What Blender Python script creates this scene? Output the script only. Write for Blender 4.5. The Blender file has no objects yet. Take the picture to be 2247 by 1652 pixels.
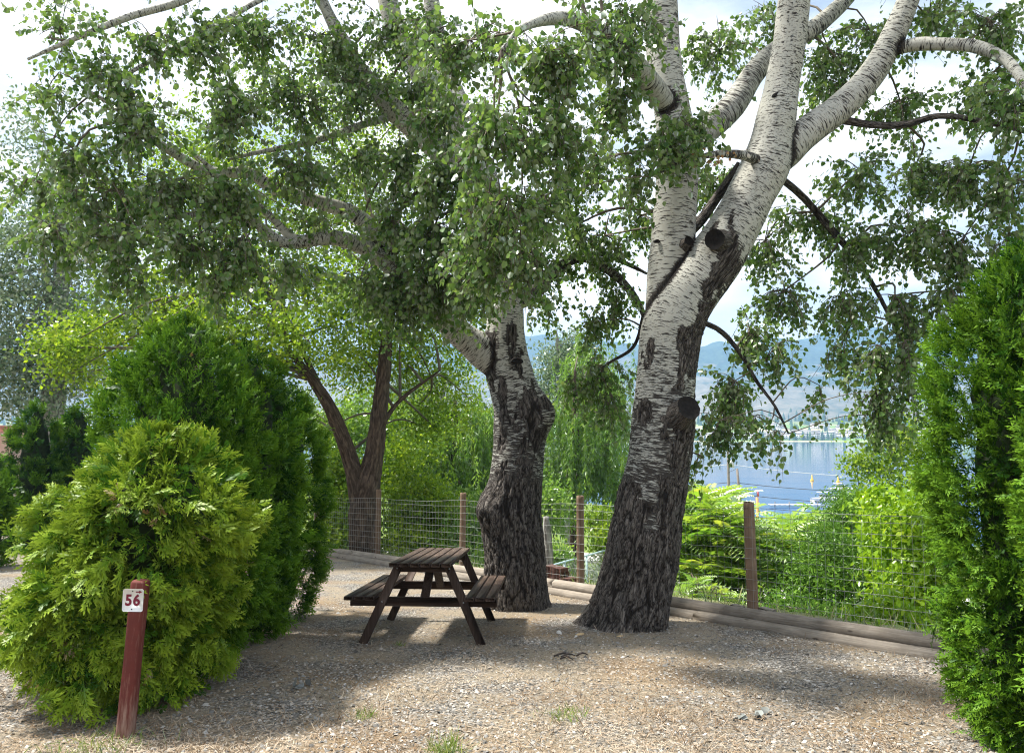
import bpy, math, random
import numpy as np
from mathutils import Vector

# ------------------------------------------------------------------ camera, sky, sun, exposure
SC = bpy.context.scene
COL = SC.collection
F = 759.0            # focal length in pixels of the 1024 px wide frame
HOR = 430.0          # row of the horizon
CZ = 1.6             # eye height
PITCH = math.atan((HOR - 376.0) / F)
ca, sa = math.cos(PITCH), math.sin(PITCH)

cam_d = bpy.data.cameras.new('camera')
cam_d.sensor_width = 36.0
cam_d.lens = F / 1024.0 * 36.0
cam_d.clip_start = 0.05
cam_d.clip_end = 30000.0
cam = bpy.data.objects.new('camera', cam_d)
COL.objects.link(cam)
cam.location = (0, 0, CZ)
cam.rotation_euler = (math.pi / 2 + PITCH, 0, 0)
SC.camera = cam

SUN_EL = math.radians(60)
SUN_AZ = (-0.966, 0.26)      # horizontal direction towards the sun
SUN_DIR = Vector((SUN_AZ[0] * math.cos(SUN_EL), SUN_AZ[1] * math.cos(SUN_EL), math.sin(SUN_EL)))

world = bpy.data.worlds.new('World')
SC.world = world
world.use_nodes = True
wt = world.node_tree
wt.nodes.clear()
w_out = wt.nodes.new('ShaderNodeOutputWorld')
w_bg = wt.nodes.new('ShaderNodeBackground')
w_sky = wt.nodes.new('ShaderNodeTexSky')
w_sky.sky_type = 'NISHITA'
w_sky.sun_disc = False
w_sky.sun_elevation = SUN_EL
w_sky.sun_rotation = math.atan2(SUN_AZ[0], SUN_AZ[1])
w_sky.dust_density = 2.0
w_tc = wt.nodes.new('ShaderNodeTexCoord')
w_map = wt.nodes.new('ShaderNodeMapping')
w_map.inputs['Scale'].default_value = (1.0, 1.0, 2.6)
w_noise = wt.nodes.new('ShaderNodeTexNoise')
w_noise.inputs['Scale'].default_value = 2.3
w_noise.inputs['Detail'].default_value = 7.0
w_noise.inputs['Roughness'].default_value = 0.55
w_ramp = wt.nodes.new('ShaderNodeValToRGB')
w_ramp.color_ramp.elements[0].position = 0.30
w_ramp.color_ramp.elements[1].position = 0.50
w_n2 = wt.nodes.new('ShaderNodeTexNoise')
w_n2.inputs['Scale'].default_value = 4.5
w_n2.inputs['Detail'].default_value = 6.0
w_ramp2 = wt.nodes.new('ShaderNodeValToRGB')
w_ramp2.color_ramp.elements[0].position = 0.35
w_ramp2.color_ramp.elements[0].color = (5.2, 5.7, 6.5, 1)
w_ramp2.color_ramp.elements[1].position = 0.62
w_ramp2.color_ramp.elements[1].color = (11.5, 11.2, 10.8, 1)
w_mix = wt.nodes.new('ShaderNodeMixRGB')
wl = wt.links.new
wl(w_tc.outputs['Generated'], w_map.inputs['Vector'])
wl(w_map.outputs['Vector'], w_noise.inputs['Vector'])
wl(w_map.outputs['Vector'], w_n2.inputs['Vector'])
wl(w_noise.outputs['Fac'], w_ramp.inputs['Fac'])
wl(w_n2.outputs['Fac'], w_ramp2.inputs['Fac'])
wl(w_ramp.outputs['Color'], w_mix.inputs['Fac'])
wl(w_sky.outputs['Color'], w_mix.inputs['Color1'])
wl(w_ramp2.outputs['Color'], w_mix.inputs['Color2'])
wl(w_mix.outputs['Color'], w_bg.inputs['Color'])
wl(w_bg.outputs['Background'], w_out.inputs['Surface'])
w_bg.inputs['Strength'].default_value = 0.068

sun_d = bpy.data.lights.new('sun', 'SUN')
sun_d.energy = 4.8
sun_d.angle = math.radians(4.5)
sun_d.color = (1.0, 0.95, 0.86)
sun = bpy.data.objects.new('sun', sun_d)
COL.objects.link(sun)
sun.rotation_euler = (-SUN_DIR).to_track_quat('-Z', 'Y').to_euler()
sun.location = (0, 0, 30)

SC.view_settings.view_transform = 'Standard'
SC.view_settings.look = 'None'
SC.view_settings.exposure = 1.32
SC.view_settings.gamma = 1.0
SC.view_settings.use_curve_mapping = False
SC.render.engine = 'CYCLES'
cy = SC.cycles
cy.max_bounces = 6
cy.diffuse_bounces = 3
cy.glossy_bounces = 2
cy.transmission_bounces = 4
cy.transparent_max_bounces = 4
cy.volume_bounces = 0
cy.use_denoising = True
cy.filter_width = 1.1
cy.sample_clamp_indirect = 4.0

# ------------------------------------------------------------------ helpers
rng = np.random.default_rng(11)
random.seed(5)
K = 1024.0 / 2247.0

def P(px, py, d):
    """point seen at pixel (px, py) of the 1024 px frame, d metres ahead"""
    u = (px - 512.0) / F
    v = (376.0 - py) / F
    Y = ca - v * sa
    Z = sa + v * ca
    s = d / Y
    return np.array([u * s, d, CZ + Z * s])

def PK(x, y, d):
    return P(x * K, y * K, d)

_perm = np.random.default_rng(3).permutation(256)
_perm = np.concatenate([_perm, _perm, _perm])
_grad = np.random.default_rng(4).normal(size=(256, 3))
_grad /= np.linalg.norm(_grad, axis=1)[:, None]

def pn(p):
    """gradient noise, p (..., 3), about -0.7 .. 0.7"""
    p = np.asarray(p, float)
    i = np.floor(p).astype(int)
    f = p - i
    i &= 255
    w = f * f * f * (f * (f * 6 - 15) + 10)
    out = 0.0
    for dx in (0, 1):
        wx = w[..., 0] if dx else 1 - w[..., 0]
        for dy in (0, 1):
            wy = w[..., 1] if dy else 1 - w[..., 1]
            for dz in (0, 1):
                wz = w[..., 2] if dz else 1 - w[..., 2]
                h = _perm[_perm[_perm[(i[..., 0] + dx) & 255] + ((i[..., 1] + dy) & 255)] + ((i[..., 2] + dz) & 255)]
                g = _grad[h]
                d = f - np.array([dx, dy, dz])
                out = out + wx * wy * wz * (g * d).sum(-1)
    return out

def sstep(a, b, x):
    t = np.clip((np.asarray(x, float) - a) / (b - a), 0, 1)
    return t * t * (3 - 2 * t)

def nrm(v):
    v = np.asarray(v, float)
    return v / np.maximum(np.linalg.norm(v, axis=-1, keepdims=True), 1e-9)

class MB:
    """collects geometry for ONE mesh"""
    def __init__(self):
        self.v, self.f, self.n = [], {}, 0
        self.att = {}
    def add(self, V, faces, **att):
        V = np.asarray(V, float).reshape(-1, 3)
        faces = np.asarray(faces, int)
        self.f.setdefault(faces.shape[1], []).append(faces + self.n)
        self.v.append(V)
        for k in set(self.att) | set(att):
            lst = self.att.setdefault(k, [])
            have = sum(len(a) for a in lst)
            val = att.get(k)
            ref = val if val is not None else (lst[0] if lst else np.zeros(1))
            w = np.asarray(ref).ndim
            if have < self.n:
                lst.append(np.zeros((self.n - have,) + (() if w == 1 else (3,))))
            if val is None:
                val = np.zeros((len(V),) + (() if w == 1 else (3,)))
            lst.append(np.asarray(val, float))
        self.n += len(V)
    def faces(self, fl):
        """more faces on the verts already added (absolute indices)"""
        fl = np.asarray(fl, int)
        self.f.setdefault(fl.shape[1], []).append(fl)
    def mesh(self, name, origin=(0, 0, 0), smooth=False):
        V = np.concatenate(self.v) - np.asarray(origin, float)
        me = bpy.data.meshes.new(name)
        me.vertices.add(len(V))
        me.vertices.foreach_set('co', V.astype(np.float32).ravel())
        idx, starts, tot, s = [], [], [], 0
        for k, lst in self.f.items():
            a = np.concatenate(lst)
            idx.append(a.ravel())
            starts.append(s + np.arange(len(a)) * k)
            tot.append(np.full(len(a), k))
            s += a.size
        idx = np.concatenate(idx); starts = np.concatenate(starts); tot = np.concatenate(tot)
        me.loops.add(len(idx))
        me.loops.foreach_set('vertex_index', idx.astype(np.int32))
        me.polygons.add(len(starts))
        me.polygons.foreach_set('loop_start', starts.astype(np.int32))
        if smooth:
            me.polygons.foreach_set('use_smooth', np.ones(len(starts), bool))
        for k, lst in self.att.items():
            a = np.concatenate(lst)
            if a.ndim == 1:
                at = me.attributes.new(k, 'FLOAT', 'POINT')
                at.data.foreach_set('value', a.astype(np.float32))
            else:
                at = me.attributes.new(k, 'FLOAT_VECTOR', 'POINT')
                at.data.foreach_set('vector', a.astype(np.float32).ravel())
        me.update(calc_edges=True)
        me.validate()
        return me

def link(name, me, mat=None, parent=None, loc=None):
    o = bpy.data.objects.new(name, me)
    COL.objects.link(o)
    if mat is not None and not me.materials:
        me.materials.append(mat)
    if parent is not None:
        o.parent = parent
    if loc is not None:
        o.location = loc
    return o

def tag(o, label=None, cat=None, group=None, kind=None):
    if label: o['label'] = label
    if cat: o['category'] = cat
    if group: o['group'] = group
    if kind: o['kind'] = kind
    return o

def thing(name, label, cat, loc, group=None, rz=0.0):
    e = bpy.data.objects.new(name, None)
    e.empty_display_size = 0.2
    COL.objects.link(e)
    e.location = tuple(float(c) for c in loc)
    e.rotation_euler = (0, 0, rz)
    return tag(e, label, cat, group)

def part(name, mb, mat, parent, smooth=False, kind=None, world=True):
    """mesh part under an empty; mb in world coords (world=True) or local coords"""
    org = np.array(parent.location) if (world and parent is not None) else (0, 0, 0)
    o = link(name, mb.mesh(name, org, smooth), mat, parent)
    if kind: o['kind'] = kind
    return o

def box_mb(mb, c, half, ax=None, bev=0.0):
    """box with centre c, half sizes, axes rows ax; bevelled along all edges when bev > 0"""
    ax = np.eye(3) if ax is None else np.asarray(ax, float)
    h = np.asarray(half, float)
    if bev <= 0:
        s = np.array([[x, y, z] for x in (-1, 1) for y in (-1, 1) for z in (-1, 1)], float)
        V = (s * h) @ ax + np.asarray(c, float)
        mb.add(V, [[0, 1, 3, 2], [4, 6, 7, 5], [0, 4, 5, 1], [2, 3, 7, 6], [0, 2, 6, 4], [1, 5, 7, 3]])
        return
    V, ids = [], {}
    for x in (-1, 1):
        for y in (-1, 1):
            for z in (-1, 1):
                for k in range(3):
                    p = np.array([x, y, z]) * (h - bev)
                    p[k] = (x, y, z)[k] * h[k]
                    ids[(x, y, z, k)] = len(V)
                    V.append(p)
    q, t = [], []
    for k in range(3):
        a, b = [i for i in range(3) if i != k]
        for s in (-1, 1):
            loop = []
            for (u, w) in ((-1, -1), (1, -1), (1, 1), (-1, 1)):
                c3 = [0, 0, 0]; c3[k] = s; c3[a] = u; c3[b] = w
                loop.append(ids[(c3[0], c3[1], c3[2], k)])
            q.append(loop)
    for k in range(3):
        a, b = [i for i in range(3) if i != k]
        for u in (-1, 1):
            for w in (-1, 1):
                e = []
                for s in (-1, 1):
                    c3 = [0, 0, 0]; c3[k] = s; c3[a] = u; c3[b] = w
                    e.append((ids[(c3[0], c3[1], c3[2], a)], ids[(c3[0], c3[1], c3[2], b)]))
                q.append([e[0][0], e[0][1], e[1][1], e[1][0]])
    for x in (-1, 1):
        for y in (-1, 1):
            for z in (-1, 1):
                t.append([ids[(x, y, z, k)] for k in range(3)])
    V = np.array(V) @ ax + np.asarray(c, float)
    n0 = mb.n
    mb.add(V, np.array(q))
    mb.faces(np.array(t) + n0)

def resample(pts, rad, step, fine=None):
    """Catmull-Rom through pts, radii along"""
    pts = np.asarray(pts, float); rad = np.asarray(rad, float)
    ext = np.vstack([2 * pts[0] - pts[1], pts, 2 * pts[-1] - pts[-2]])
    er = np.concatenate([[rad[0]], rad, [rad[-1]]])
    out, ro = [], []
    for i in range(len(pts) - 1):
        p0, p1, p2, p3 = ext[i:i + 4]
        L = np.linalg.norm(p2 - p1)
        n = max(2, int(round(L / (step if fine is None or i >= fine else step * 0.4))))
        t = np.linspace(0, 1, n, endpoint=False)[:, None]
        c = 0.5 * (2 * p1 + (p2 - p0) * t + (2 * p0 - 5 * p1 + 4 * p2 - p3) * t ** 2 + (3 * p1 - p0 - 3 * p2 + p3) * t ** 3)
        out.append(c)
        tt = t[:, 0]; tt = tt * tt * (3 - 2 * tt)
        ro.append(er[i + 1] * (1 - tt) + er[i + 2] * tt)
    out.append(pts[-1:]); ro.append(rad[-1:])
    return np.vstack(out), np.concatenate(ro)

def tube_data(c, r, seg):
    n = len(c)
    T = nrm(np.gradient(c, axis=0))
    ref = np.array([0, 1.0, 0]) if abs(T[0][1]) < 0.9 else np.array([1.0, 0, 0])
    u = nrm(np.cross(np.cross(T[0], ref), T[0]))
    U = [u]
    for i in range(1, n):
        u = U[-1] - T[i] * np.dot(U[-1], T[i])
        U.append(nrm(u))
    U = np.array(U); W = np.cross(T, U)
    th = np.linspace(0, 2 * math.pi, seg, endpoint=False)
    D = U[:, None, :] * np.cos(th)[None, :, None] + W[:, None, :] * np.sin(th)[None, :, None]
    V = c[:, None, :] + D * np.asarray(r)[:, None, None]
    s = np.concatenate([[0], np.cumsum(np.linalg.norm(np.diff(c, axis=0), axis=1))])
    i = np.arange(n - 1)[:, None] * seg; j = np.arange(seg)[None, :]; j2 = (j + 1) % seg
    q = np.stack([i + j, i + j2, i + seg + j2, i + seg + j], -1).reshape(-1, 4)
    return V, D, q, s, th

def tube_mb(mb, pts, rad, seg=6, step=0.2, cap=True, **att):
    c, r = resample(pts, rad, step)
    V, D, q, s, th = tube_data(c, r, seg)
    n0 = mb.n
    a = {k: np.full(V.shape[0] * seg, v) for k, v in att.items()}
    mb.add(V.reshape(-1, 3), q, **a)
    if cap and seg > 2:
        mb.faces(np.array([np.arange(seg)[::-1] + n0, np.arange(seg) + n0 + (len(c) - 1) * seg]))
    return c

def scatter(mb, tv, tf, pos, ax, nn, size, **att):
    """copies of a template (tv verts, tf faces) at pos with axis ax and normal nn"""
    n = len(pos)
    a = nrm(ax)
    b = nrm(np.cross(nn, a))
    c = np.cross(a, b)
    size = np.broadcast_to(np.asarray(size, float), (n,))
    tv = np.asarray(tv, float)
    V = pos[:, None, :] + size[:, None, None] * (tv[None, :, 0:1] * a[:, None, :] + tv[None, :, 1:2] * b[:, None, :] + tv[None, :, 2:3] * c[:, None, :])
    m = len(tv)
    at = {}
    for k, v in att.items():
        v = np.asarray(v, float)
        at[k] = (np.repeat(v, m) if v.shape == (n,) else np.tile(v, n))
    fl = tf if isinstance(tf, list) else [tf]
    n0 = mb.n
    f0 = np.asarray(fl[0])
    off = (np.arange(n) * m)[:, None, None]
    mb.add(V.reshape(-1, 3), (f0[None] + off).reshape(-1, f0.shape[1]), **at)
    for fx in fl[1:]:
        fx = np.asarray(fx)
        mb.faces((fx[None] + off).reshape(-1, fx.shape[1]) + n0)

def rdir(n):
    return nrm(rng.normal(size=(n, 3)))

# ------------------------------------------------------------------ materials
def new_mat(name):
    m = bpy.data.materials.new(name)
    m.use_nodes = True
    m.node_tree.nodes.clear()
    return m, m.node_tree

class NT:
    def __init__(self, nt): self.nt = nt
    def __call__(self, typ, ins=None, **props):
        n = self.nt.nodes.new(typ)
        for k, v in props.items():
            setattr(n, k, v)
        for k, v in (ins or {}).items():
            s = n.inputs[k]
            if isinstance(v, bpy.types.NodeSocket):
                self.nt.links.new(v, s)
            else:
                s.default_value = v
        return n
    def ramp(self, fac, stops):
        n = self.nt.nodes.new('ShaderNodeValToRGB')
        cr = n.color_ramp
        while len(cr.elements) > 1: cr.elements.remove(cr.elements[-1])
        for i, (p, c) in enumerate(stops):
            e = cr.elements[0] if i == 0 else cr.elements.new(p)
            e.position = p
            if not isinstance(c, (tuple, list)): c = (c, c, c)
            e.color = (c[0], c[1], c[2], 1)
        self.nt.links.new(fac, n.inputs['Fac'])
        return n.outputs['Color']
    def mix(self, fac, a, b, mode='MIX'):
        n = self.nt.nodes.new('ShaderNodeMixRGB')
        n.blend_type = mode
        for k, v in (('Fac', fac), ('Color1', a), ('Color2', b)):
            if isinstance(v, bpy.types.NodeSocket): self.nt.links.new(v, n.inputs[k])
            elif k == 'Fac': n.inputs[k].default_value = v
            else: n.inputs[k].default_value = (v[0], v[1], v[2], 1)
        return n.outputs['Color']
    def math(self, op, a, b=0.0, clamp=False):
        n = self.nt.nodes.new('ShaderNodeMath'); n.operation = op; n.use_clamp = clamp
        for i, v in enumerate((a, b)):
            if isinstance(v, bpy.types.NodeSocket): self.nt.links.new(v, n.inputs[i])
            else: n.inputs[i].default_value = v
        return n.outputs[0]
    def attr(self, name):
        n = self.nt.nodes.new('ShaderNodeAttribute'); n.attribute_name = name
        return n
    def out(self, shader):
        o = self.nt.nodes.new('ShaderNodeOutputMaterial')
        self.nt.links.new(shader, o.inputs['Surface'])
    def noise(self, vec, scale, detail=4, rough=0.55, dist=0.0):
        n = self.nt.nodes.new('ShaderNodeTexNoise')
        n.inputs['Scale'].default_value = scale; n.inputs['Detail'].default_value = detail
        n.inputs['Roughness'].default_value = rough; n.inputs['Distortion'].default_value = dist
        if vec is not None: self.nt.links.new(vec, n.inputs['Vector'])
        return n.outputs['Fac']
    def mapping(self, vec, scale=(1, 1, 1), loc=(0, 0, 0), rot=(0, 0, 0)):
        n = self.nt.nodes.new('ShaderNodeMapping')
        n.inputs['Scale'].default_value = scale; n.inputs['Location'].default_value = loc; n.inputs['Rotation'].default_value = rot
        self.nt.links.new(vec, n.inputs['Vector'])
        return n.outputs['Vector']
    def obj_co(self):
        return self.nt.nodes.new('ShaderNodeTexCoord').outputs['Object']
    def pos(self):
        return self.nt.nodes.new('ShaderNodeNewGeometry').outputs['Position']
    def bump(self, h, strength, dist):
        return self('ShaderNodeBump', {'Height': h, 'Strength': strength, 'Distance': dist}).outputs['Normal']
    def princ(self, col, rough=0.7, normal=None, spec=0.3, **kw):
        ins = {'Base Color': col if isinstance(col, bpy.types.NodeSocket) else (col[0], col[1], col[2], 1), 'Roughness': rough, 'Specular IOR Level': spec}
        ins.update(kw)
        if normal is not None: ins['Normal'] = normal
        return self('ShaderNodeBsdfPrincipled', ins).outputs['BSDF']

def leaf_mat(name, cols, back=None, trans=0.35, tcol=None, rough=0.45, gloss=0.12, tip=None):
    """cols: stops over the per-leaf random value; back: paler underside; tip: colour of the young tips"""
    m, nt = new_mat(name); n = NT(nt)
    c = n.ramp(n.attr('rnd').outputs['Fac'], [(i / max(1, len(cols) - 1), x) for i, x in enumerate(cols)])
    if tip is not None:
        c = n.mix(n.ramp(n.attr('tip').outputs['Fac'], [(0.25, 0.0), (1.0, 0.85)]), c, tip)
    tc = c if tcol is None else n.mix(1.0, c, tcol, 'MULTIPLY')
    if back is not None:
        bf = n('ShaderNodeNewGeometry').outputs['Backfacing']
        c = n.mix(bf, c, back)
    d = n('ShaderNodeBsdfDiffuse', {'Color': c}).outputs[0]
    t = n('ShaderNodeBsdfTranslucent', {'Color': tc}).outputs[0]
    mx = n('ShaderNodeMixShader', {0: trans, 1: d, 2: t}).outputs[0]
    g = n('ShaderNodeBsdfGlossy', {'Color': (0.9, 0.95, 0.9, 1), 'Roughness': rough}).outputs[0]
    fr = n('ShaderNodeFresnel', {'IOR': 1.4}).outputs[0]
    fr = n.math('MULTIPLY', fr, gloss * 2.6, clamp=True)
    n.out(n('ShaderNodeMixShader', {0: fr, 1: mx, 2: g}).outputs[0])
    return m

def wood_mat(name, c0, c1, c2, axis=0, scale=1.0, rough=0.8, knots=True, spec=0.2):
    m, nt = new_mat(name); n = NT(nt)
    co = n.obj_co()
    info = n('ShaderNodeObjectInfo').outputs['Random']
    sc = [22.0 * scale] * 3; sc[axis] = 1.3 * scale
    offv = n('ShaderNodeCombineXYZ', {0: n.math('MULTIPLY', info, 37.0), 1: n.math('MULTIPLY', info, 11.0), 2: n.math('MULTIPLY', info, 53.0)}).outputs[0]
    vv = n('ShaderNodeVectorMath', {0: co, 1: offv}, operation='ADD').outputs[0]
    g = n.noise(n.mapping(vv, sc), 3.0, 6, 0.65, 0.6)
    b = n.noise(vv, 5.0 * scale, 3, 0.5)
    col = n.ramp(g, [(0.25, c0), (0.5, c1), (0.75, c2)])
    col = n.mix(n.ramp(b, [(0.35, 0.0), (0.7, 0.55)]), col, c0)
    tint = n('ShaderNodeHueSaturation', {'Color': col, 'Value': n.math('ADD', n.math('MULTIPLY', info, 0.4), 0.8)}).outputs[0]
    col = tint
    if knots:
        s2 = [9.0 * scale] * 3; s2[axis] = 3.0 * scale
        vo = n('ShaderNodeTexVoronoi', {'Vector': n.mapping(vv, s2), 'Scale': 1.0}).outputs['Distance']
        col = n.mix(n.ramp(vo, [(0.07, 0.8), (0.13, 0.0)]), col, (c0[0] * 0.35, c0[1] * 0.3, c0[2] * 0.3))
    n.out(n.princ(col, rough, n.bump(g, 0.5, 0.006), spec))
    return m

def plain(name, col, rough=0.6, metal=0.0, var=0.15, scale=8.0, spec=0.3):
    m, nt = new_mat(name); n = NT(nt)
    f = n.noise(n.obj_co(), scale, 4)
    c = n.mix(n.ramp(f, [(0.3, 0.0), (0.7, 1.0)]), tuple(x * (1 - var) for x in col), tuple(min(1, x * (1 + var)) for x in col))
    n.out(n.princ(c, rough, None, spec, Metallic=metal))
    return m

def bark_white():
    m, nt = new_mat('poplar_bark'); n = NT(nt)
    bk = n.attr('bark').outputs['Vector']
    age = n.attr('age').outputs['Fac']
    crev = n.attr('crev').outputs['Fac']
    # horizontal lenticel streaks
    s1 = n.noise(n.mapping(bk, (7, 7, 62)), 1.0, 3, 0.6, 0.25)
    s2 = n.noise(n.mapping(bk, (17, 17, 120), (3, 7, 1)), 1.0, 2, 0.5, 0.2)
    big = n.noise(n.mapping(bk, (3, 3, 2.2)), 1.0, 4, 0.6)
    thr = n.math('SUBTRACT', 0.575, n.math('ADD', n.math('MULTIPLY', age, 0.27), n.math('MULTIPLY', n.math('SUBTRACT', big, 0.5), 0.22)))
    st = n.math('MULTIPLY', n.math('SUBTRACT', s1, thr), 32.0, clamp=True)
    st2 = n.math('MULTIPLY', n.math('SUBTRACT', s2, n.math('ADD', thr, 0.03)), 18.0, clamp=True)
    st = n.math('MAXIMUM', st, n.math('MULTIPLY', st2, 0.8))
    fine = n.noise(bk, 30.0, 4)
    white = n.mix(big, (0.31, 0.305, 0.275), (0.50, 0.492, 0.455))
    white = n.mix(n.math('MULTIPLY', fine, 0.4), white, (0.36, 0.37, 0.30))
    wc = n.mix(st, white, (0.045, 0.04, 0.036))
    dkn = n.noise(n.mapping(bk, (26, 26, 8)), 1.0, 7, 0.7, 0.4)
    fw1 = n.math('ABSOLUTE', n.math('SUBTRACT', n.noise(n.mapping(bk, (24, 24, 4.2)), 1.0, 2.5, 0.5, 0.55), 0.5))
    fw2 = n.math('ABSOLUTE', n.math('SUBTRACT', n.noise(n.mapping(bk, (40, 40, 11), (5, 2, 8)), 1.0, 2.0, 0.5, 0.5), 0.5))
    fur = n.math('MINIMUM', n.math('MULTIPLY', fw1, 9.0), n.math('MULTIPLY', fw2, 14.0), clamp=True)
    dark = n.ramp(dkn, [(0.3, (0.06, 0.052, 0.046)), (0.5, (0.13, 0.115, 0.102)), (0.72, (0.25, 0.225, 0.20))])
    dark = n.mix(n.ramp(crev, [(0.2, 0.0), (0.9, 0.95)]), dark, (0.018, 0.015, 0.013))
    dark = n.mix(n.ramp(fur, [(0.05, 0.92), (0.42, 0.0)]), dark, (0.016, 0.013, 0.012))
    edge = n.math('ADD', age, n.math('MULTIPLY', n.math('SUBTRACT', n.noise(n.mapping(bk, (9, 9, 26)), 1.0, 5, 0.65), 0.5), 0.9))
    amask = n.math('MULTIPLY', n.math('SUBTRACT', edge, 0.5), 7.0, clamp=True)
    col = n.mix(amask, wc, dark)
    hb = n.mix(amask, n.mix(1.0, (1, 1, 1), st, 'SUBTRACT'), n.math('ADD', n.math('MULTIPLY', fur, 1.6), dkn))
    nb = n.bump(hb, 0.8, 0.016)
    n.out(n.princ(col, 0.85, nb, 0.15))
    return m

def bark_brown(name, c0, c1, c2):
    m, nt = new_mat(name); n = NT(nt)
    bk = n.attr('bark').outputs['Vector']
    v = n.noise(n.mapping(bk, (22, 22, 4.5)), 1.0, 6, 0.65, 0.5)
    col = n.ramp(v, [(0.33, c0), (0.5, c1), (0.68, c2)])
    n.out(n.princ(col, 0.9, n.bump(v, 0.9, 0.04), 0.1))
    return m

M = {}
M['bark'] = bark_white()
M['elm_bark'] = bark_brown('elm_bark', (0.018, 0.013, 0.010), (0.06, 0.043, 0.031), (0.13, 0.095, 0.07))
M['grey_bark'] = bark_brown('grey_bark', (0.08, 0.075, 0.065), (0.24, 0.23, 0.21), (0.48, 0.47, 0.44))
M['twig'] = plain('twig', (0.12, 0.10, 0.075), 0.85, var=0.4)
M['poplar_leaf'] = leaf_mat('poplar_leaf', [(0.04, 0.085, 0.026), (0.085, 0.16, 0.045), (0.14, 0.23, 0.065), (0.24, 0.32, 0.12)], back=(0.21, 0.26, 0.15), trans=0.40, tcol=(1.6, 1.6, 0.7), rough=0.38, gloss=0.08)
M['elm_leaf'] = leaf_mat('elm_leaf', [(0.08, 0.15, 0.02), (0.15, 0.25, 0.025), (0.24, 0.34, 0.03), (0.34, 0.42, 0.04)], trans=0.5, tcol=(1.2, 1.25, 0.7), gloss=0.04)
M['willow_leaf'] = leaf_mat('willow_leaf', [(0.10, 0.20, 0.04), (0.19, 0.32, 0.05), (0.30, 0.42, 0.07)], gloss=0.05, back=(0.22, 0.31, 0.14), trans=0.45, tcol=(1.2, 1.25, 0.8))
M['grey_leaf'] = leaf_mat('grey_leaf', [(0.08, 0.13, 0.075), (0.13, 0.195, 0.11), (0.21, 0.28, 0.17)], gloss=0.05, back=(0.30, 0.35, 0.26), trans=0.35, tcol=(1.2, 1.2, 0.8))
M['lime_leaf'] = leaf_mat('lime_leaf', [(0.14, 0.27, 0.02), (0.27, 0.44, 0.025), (0.42, 0.55, 0.05)], trans=0.5, tcol=(1.2, 1.15, 0.5), gloss=0.08)
M['sumac_leaf'] = leaf_mat('sumac_leaf', [(0.10, 0.24, 0.035), (0.20, 0.37, 0.05), (0.34, 0.46, 0.08), (0.52, 0.47, 0.10)], trans=0.45, tcol=(1.2, 1.2, 0.6), gloss=0.08)
M['dark_leaf'] = leaf_mat('dark_leaf', [(0.07, 0.16, 0.02), (0.12, 0.25, 0.03), (0.20, 0.34, 0.035)], trans=0.4, gloss=0.05)
M['thuja_yellow'] = leaf_mat('thuja_yellow', [(0.04, 0.11, 0.009), (0.11, 0.215, 0.015), (0.21, 0.32, 0.024)], trans=0.22, tip=(0.34, 0.44, 0.04), gloss=0.012)
M['thuja_green'] = leaf_mat('thuja_green', [(0.016, 0.055, 0.006), (0.034, 0.105, 0.009), (0.065, 0.17, 0.014)], trans=0.2, tip=(0.18, 0.33, 0.022), gloss=0.012)
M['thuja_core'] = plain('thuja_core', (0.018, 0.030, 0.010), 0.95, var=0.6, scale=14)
M['dead_spray'] = leaf_mat('dead_spray', [(0.25, 0.13, 0.05), (0.36, 0.22, 0.10), (0.42, 0.30, 0.16)], trans=0.2)
M['table'] = wood_mat('table_wood', (0.035, 0.022, 0.016), (0.075, 0.049, 0.037), (0.20, 0.15, 0.12), axis=1, rough=0.62)
M['table_x'] = wood_mat('table_wood_cross', (0.035, 0.022, 0.016), (0.075, 0.049, 0.037), (0.15, 0.108, 0.085), axis=0, rough=0.62)
M['table_z'] = wood_mat('table_wood_leg', (0.035, 0.022, 0.016), (0.075, 0.049, 0.037), (0.15, 0.108, 0.085), axis=2, rough=0.62)
M['post'] = wood_mat('post_wood', (0.09, 0.058, 0.037), (0.175, 0.12, 0.08), (0.27, 0.20, 0.14), axis=2, rough=0.85)
M['log'] = wood_mat('log_wood', (0.13, 0.11, 0.09), (0.26, 0.225, 0.185), (0.38, 0.34, 0.29), axis=0, rough=0.9)
M['wire'] = plain('wire', (0.33, 0.34, 0.33), 0.45, 0.6, 0.1)

# ------------------------------------------------------------------ ground, lake, far shore
FS = 1.6008                      # sqrt(1 + 1.25^2): the fence runs along y = 12.53 - 1.25 x
def fence_t(x, y):
    return (y - 12.53 + 1.25 * x) / FS
def ground_z(x, y):
    x = np.asarray(x, float); y = np.asarray(y, float)
    t = fence_t(x, y)
    z = -0.07 * np.clip(y, -8, 24)
    z = z + 0.015 * pn(np.stack([x * 0.7, y * 0.7, x * 0], -1))
    d = np.where(t > 1.2, np.minimum((t - 1.2) * 0.55, 9.2), 0) + np.where(t > 18, (t - 18) * 0.05, 0)
    z = z - d + sstep(2, 8, t) * 0.5 * pn(np.stack([x * 0.2, y * 0.2, x * 0 + 5], -1))
    return np.maximum(z, -24.0)

def gz(x, y):
    return float(ground_z(np.array([x]), np.array([y]))[0])

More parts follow.
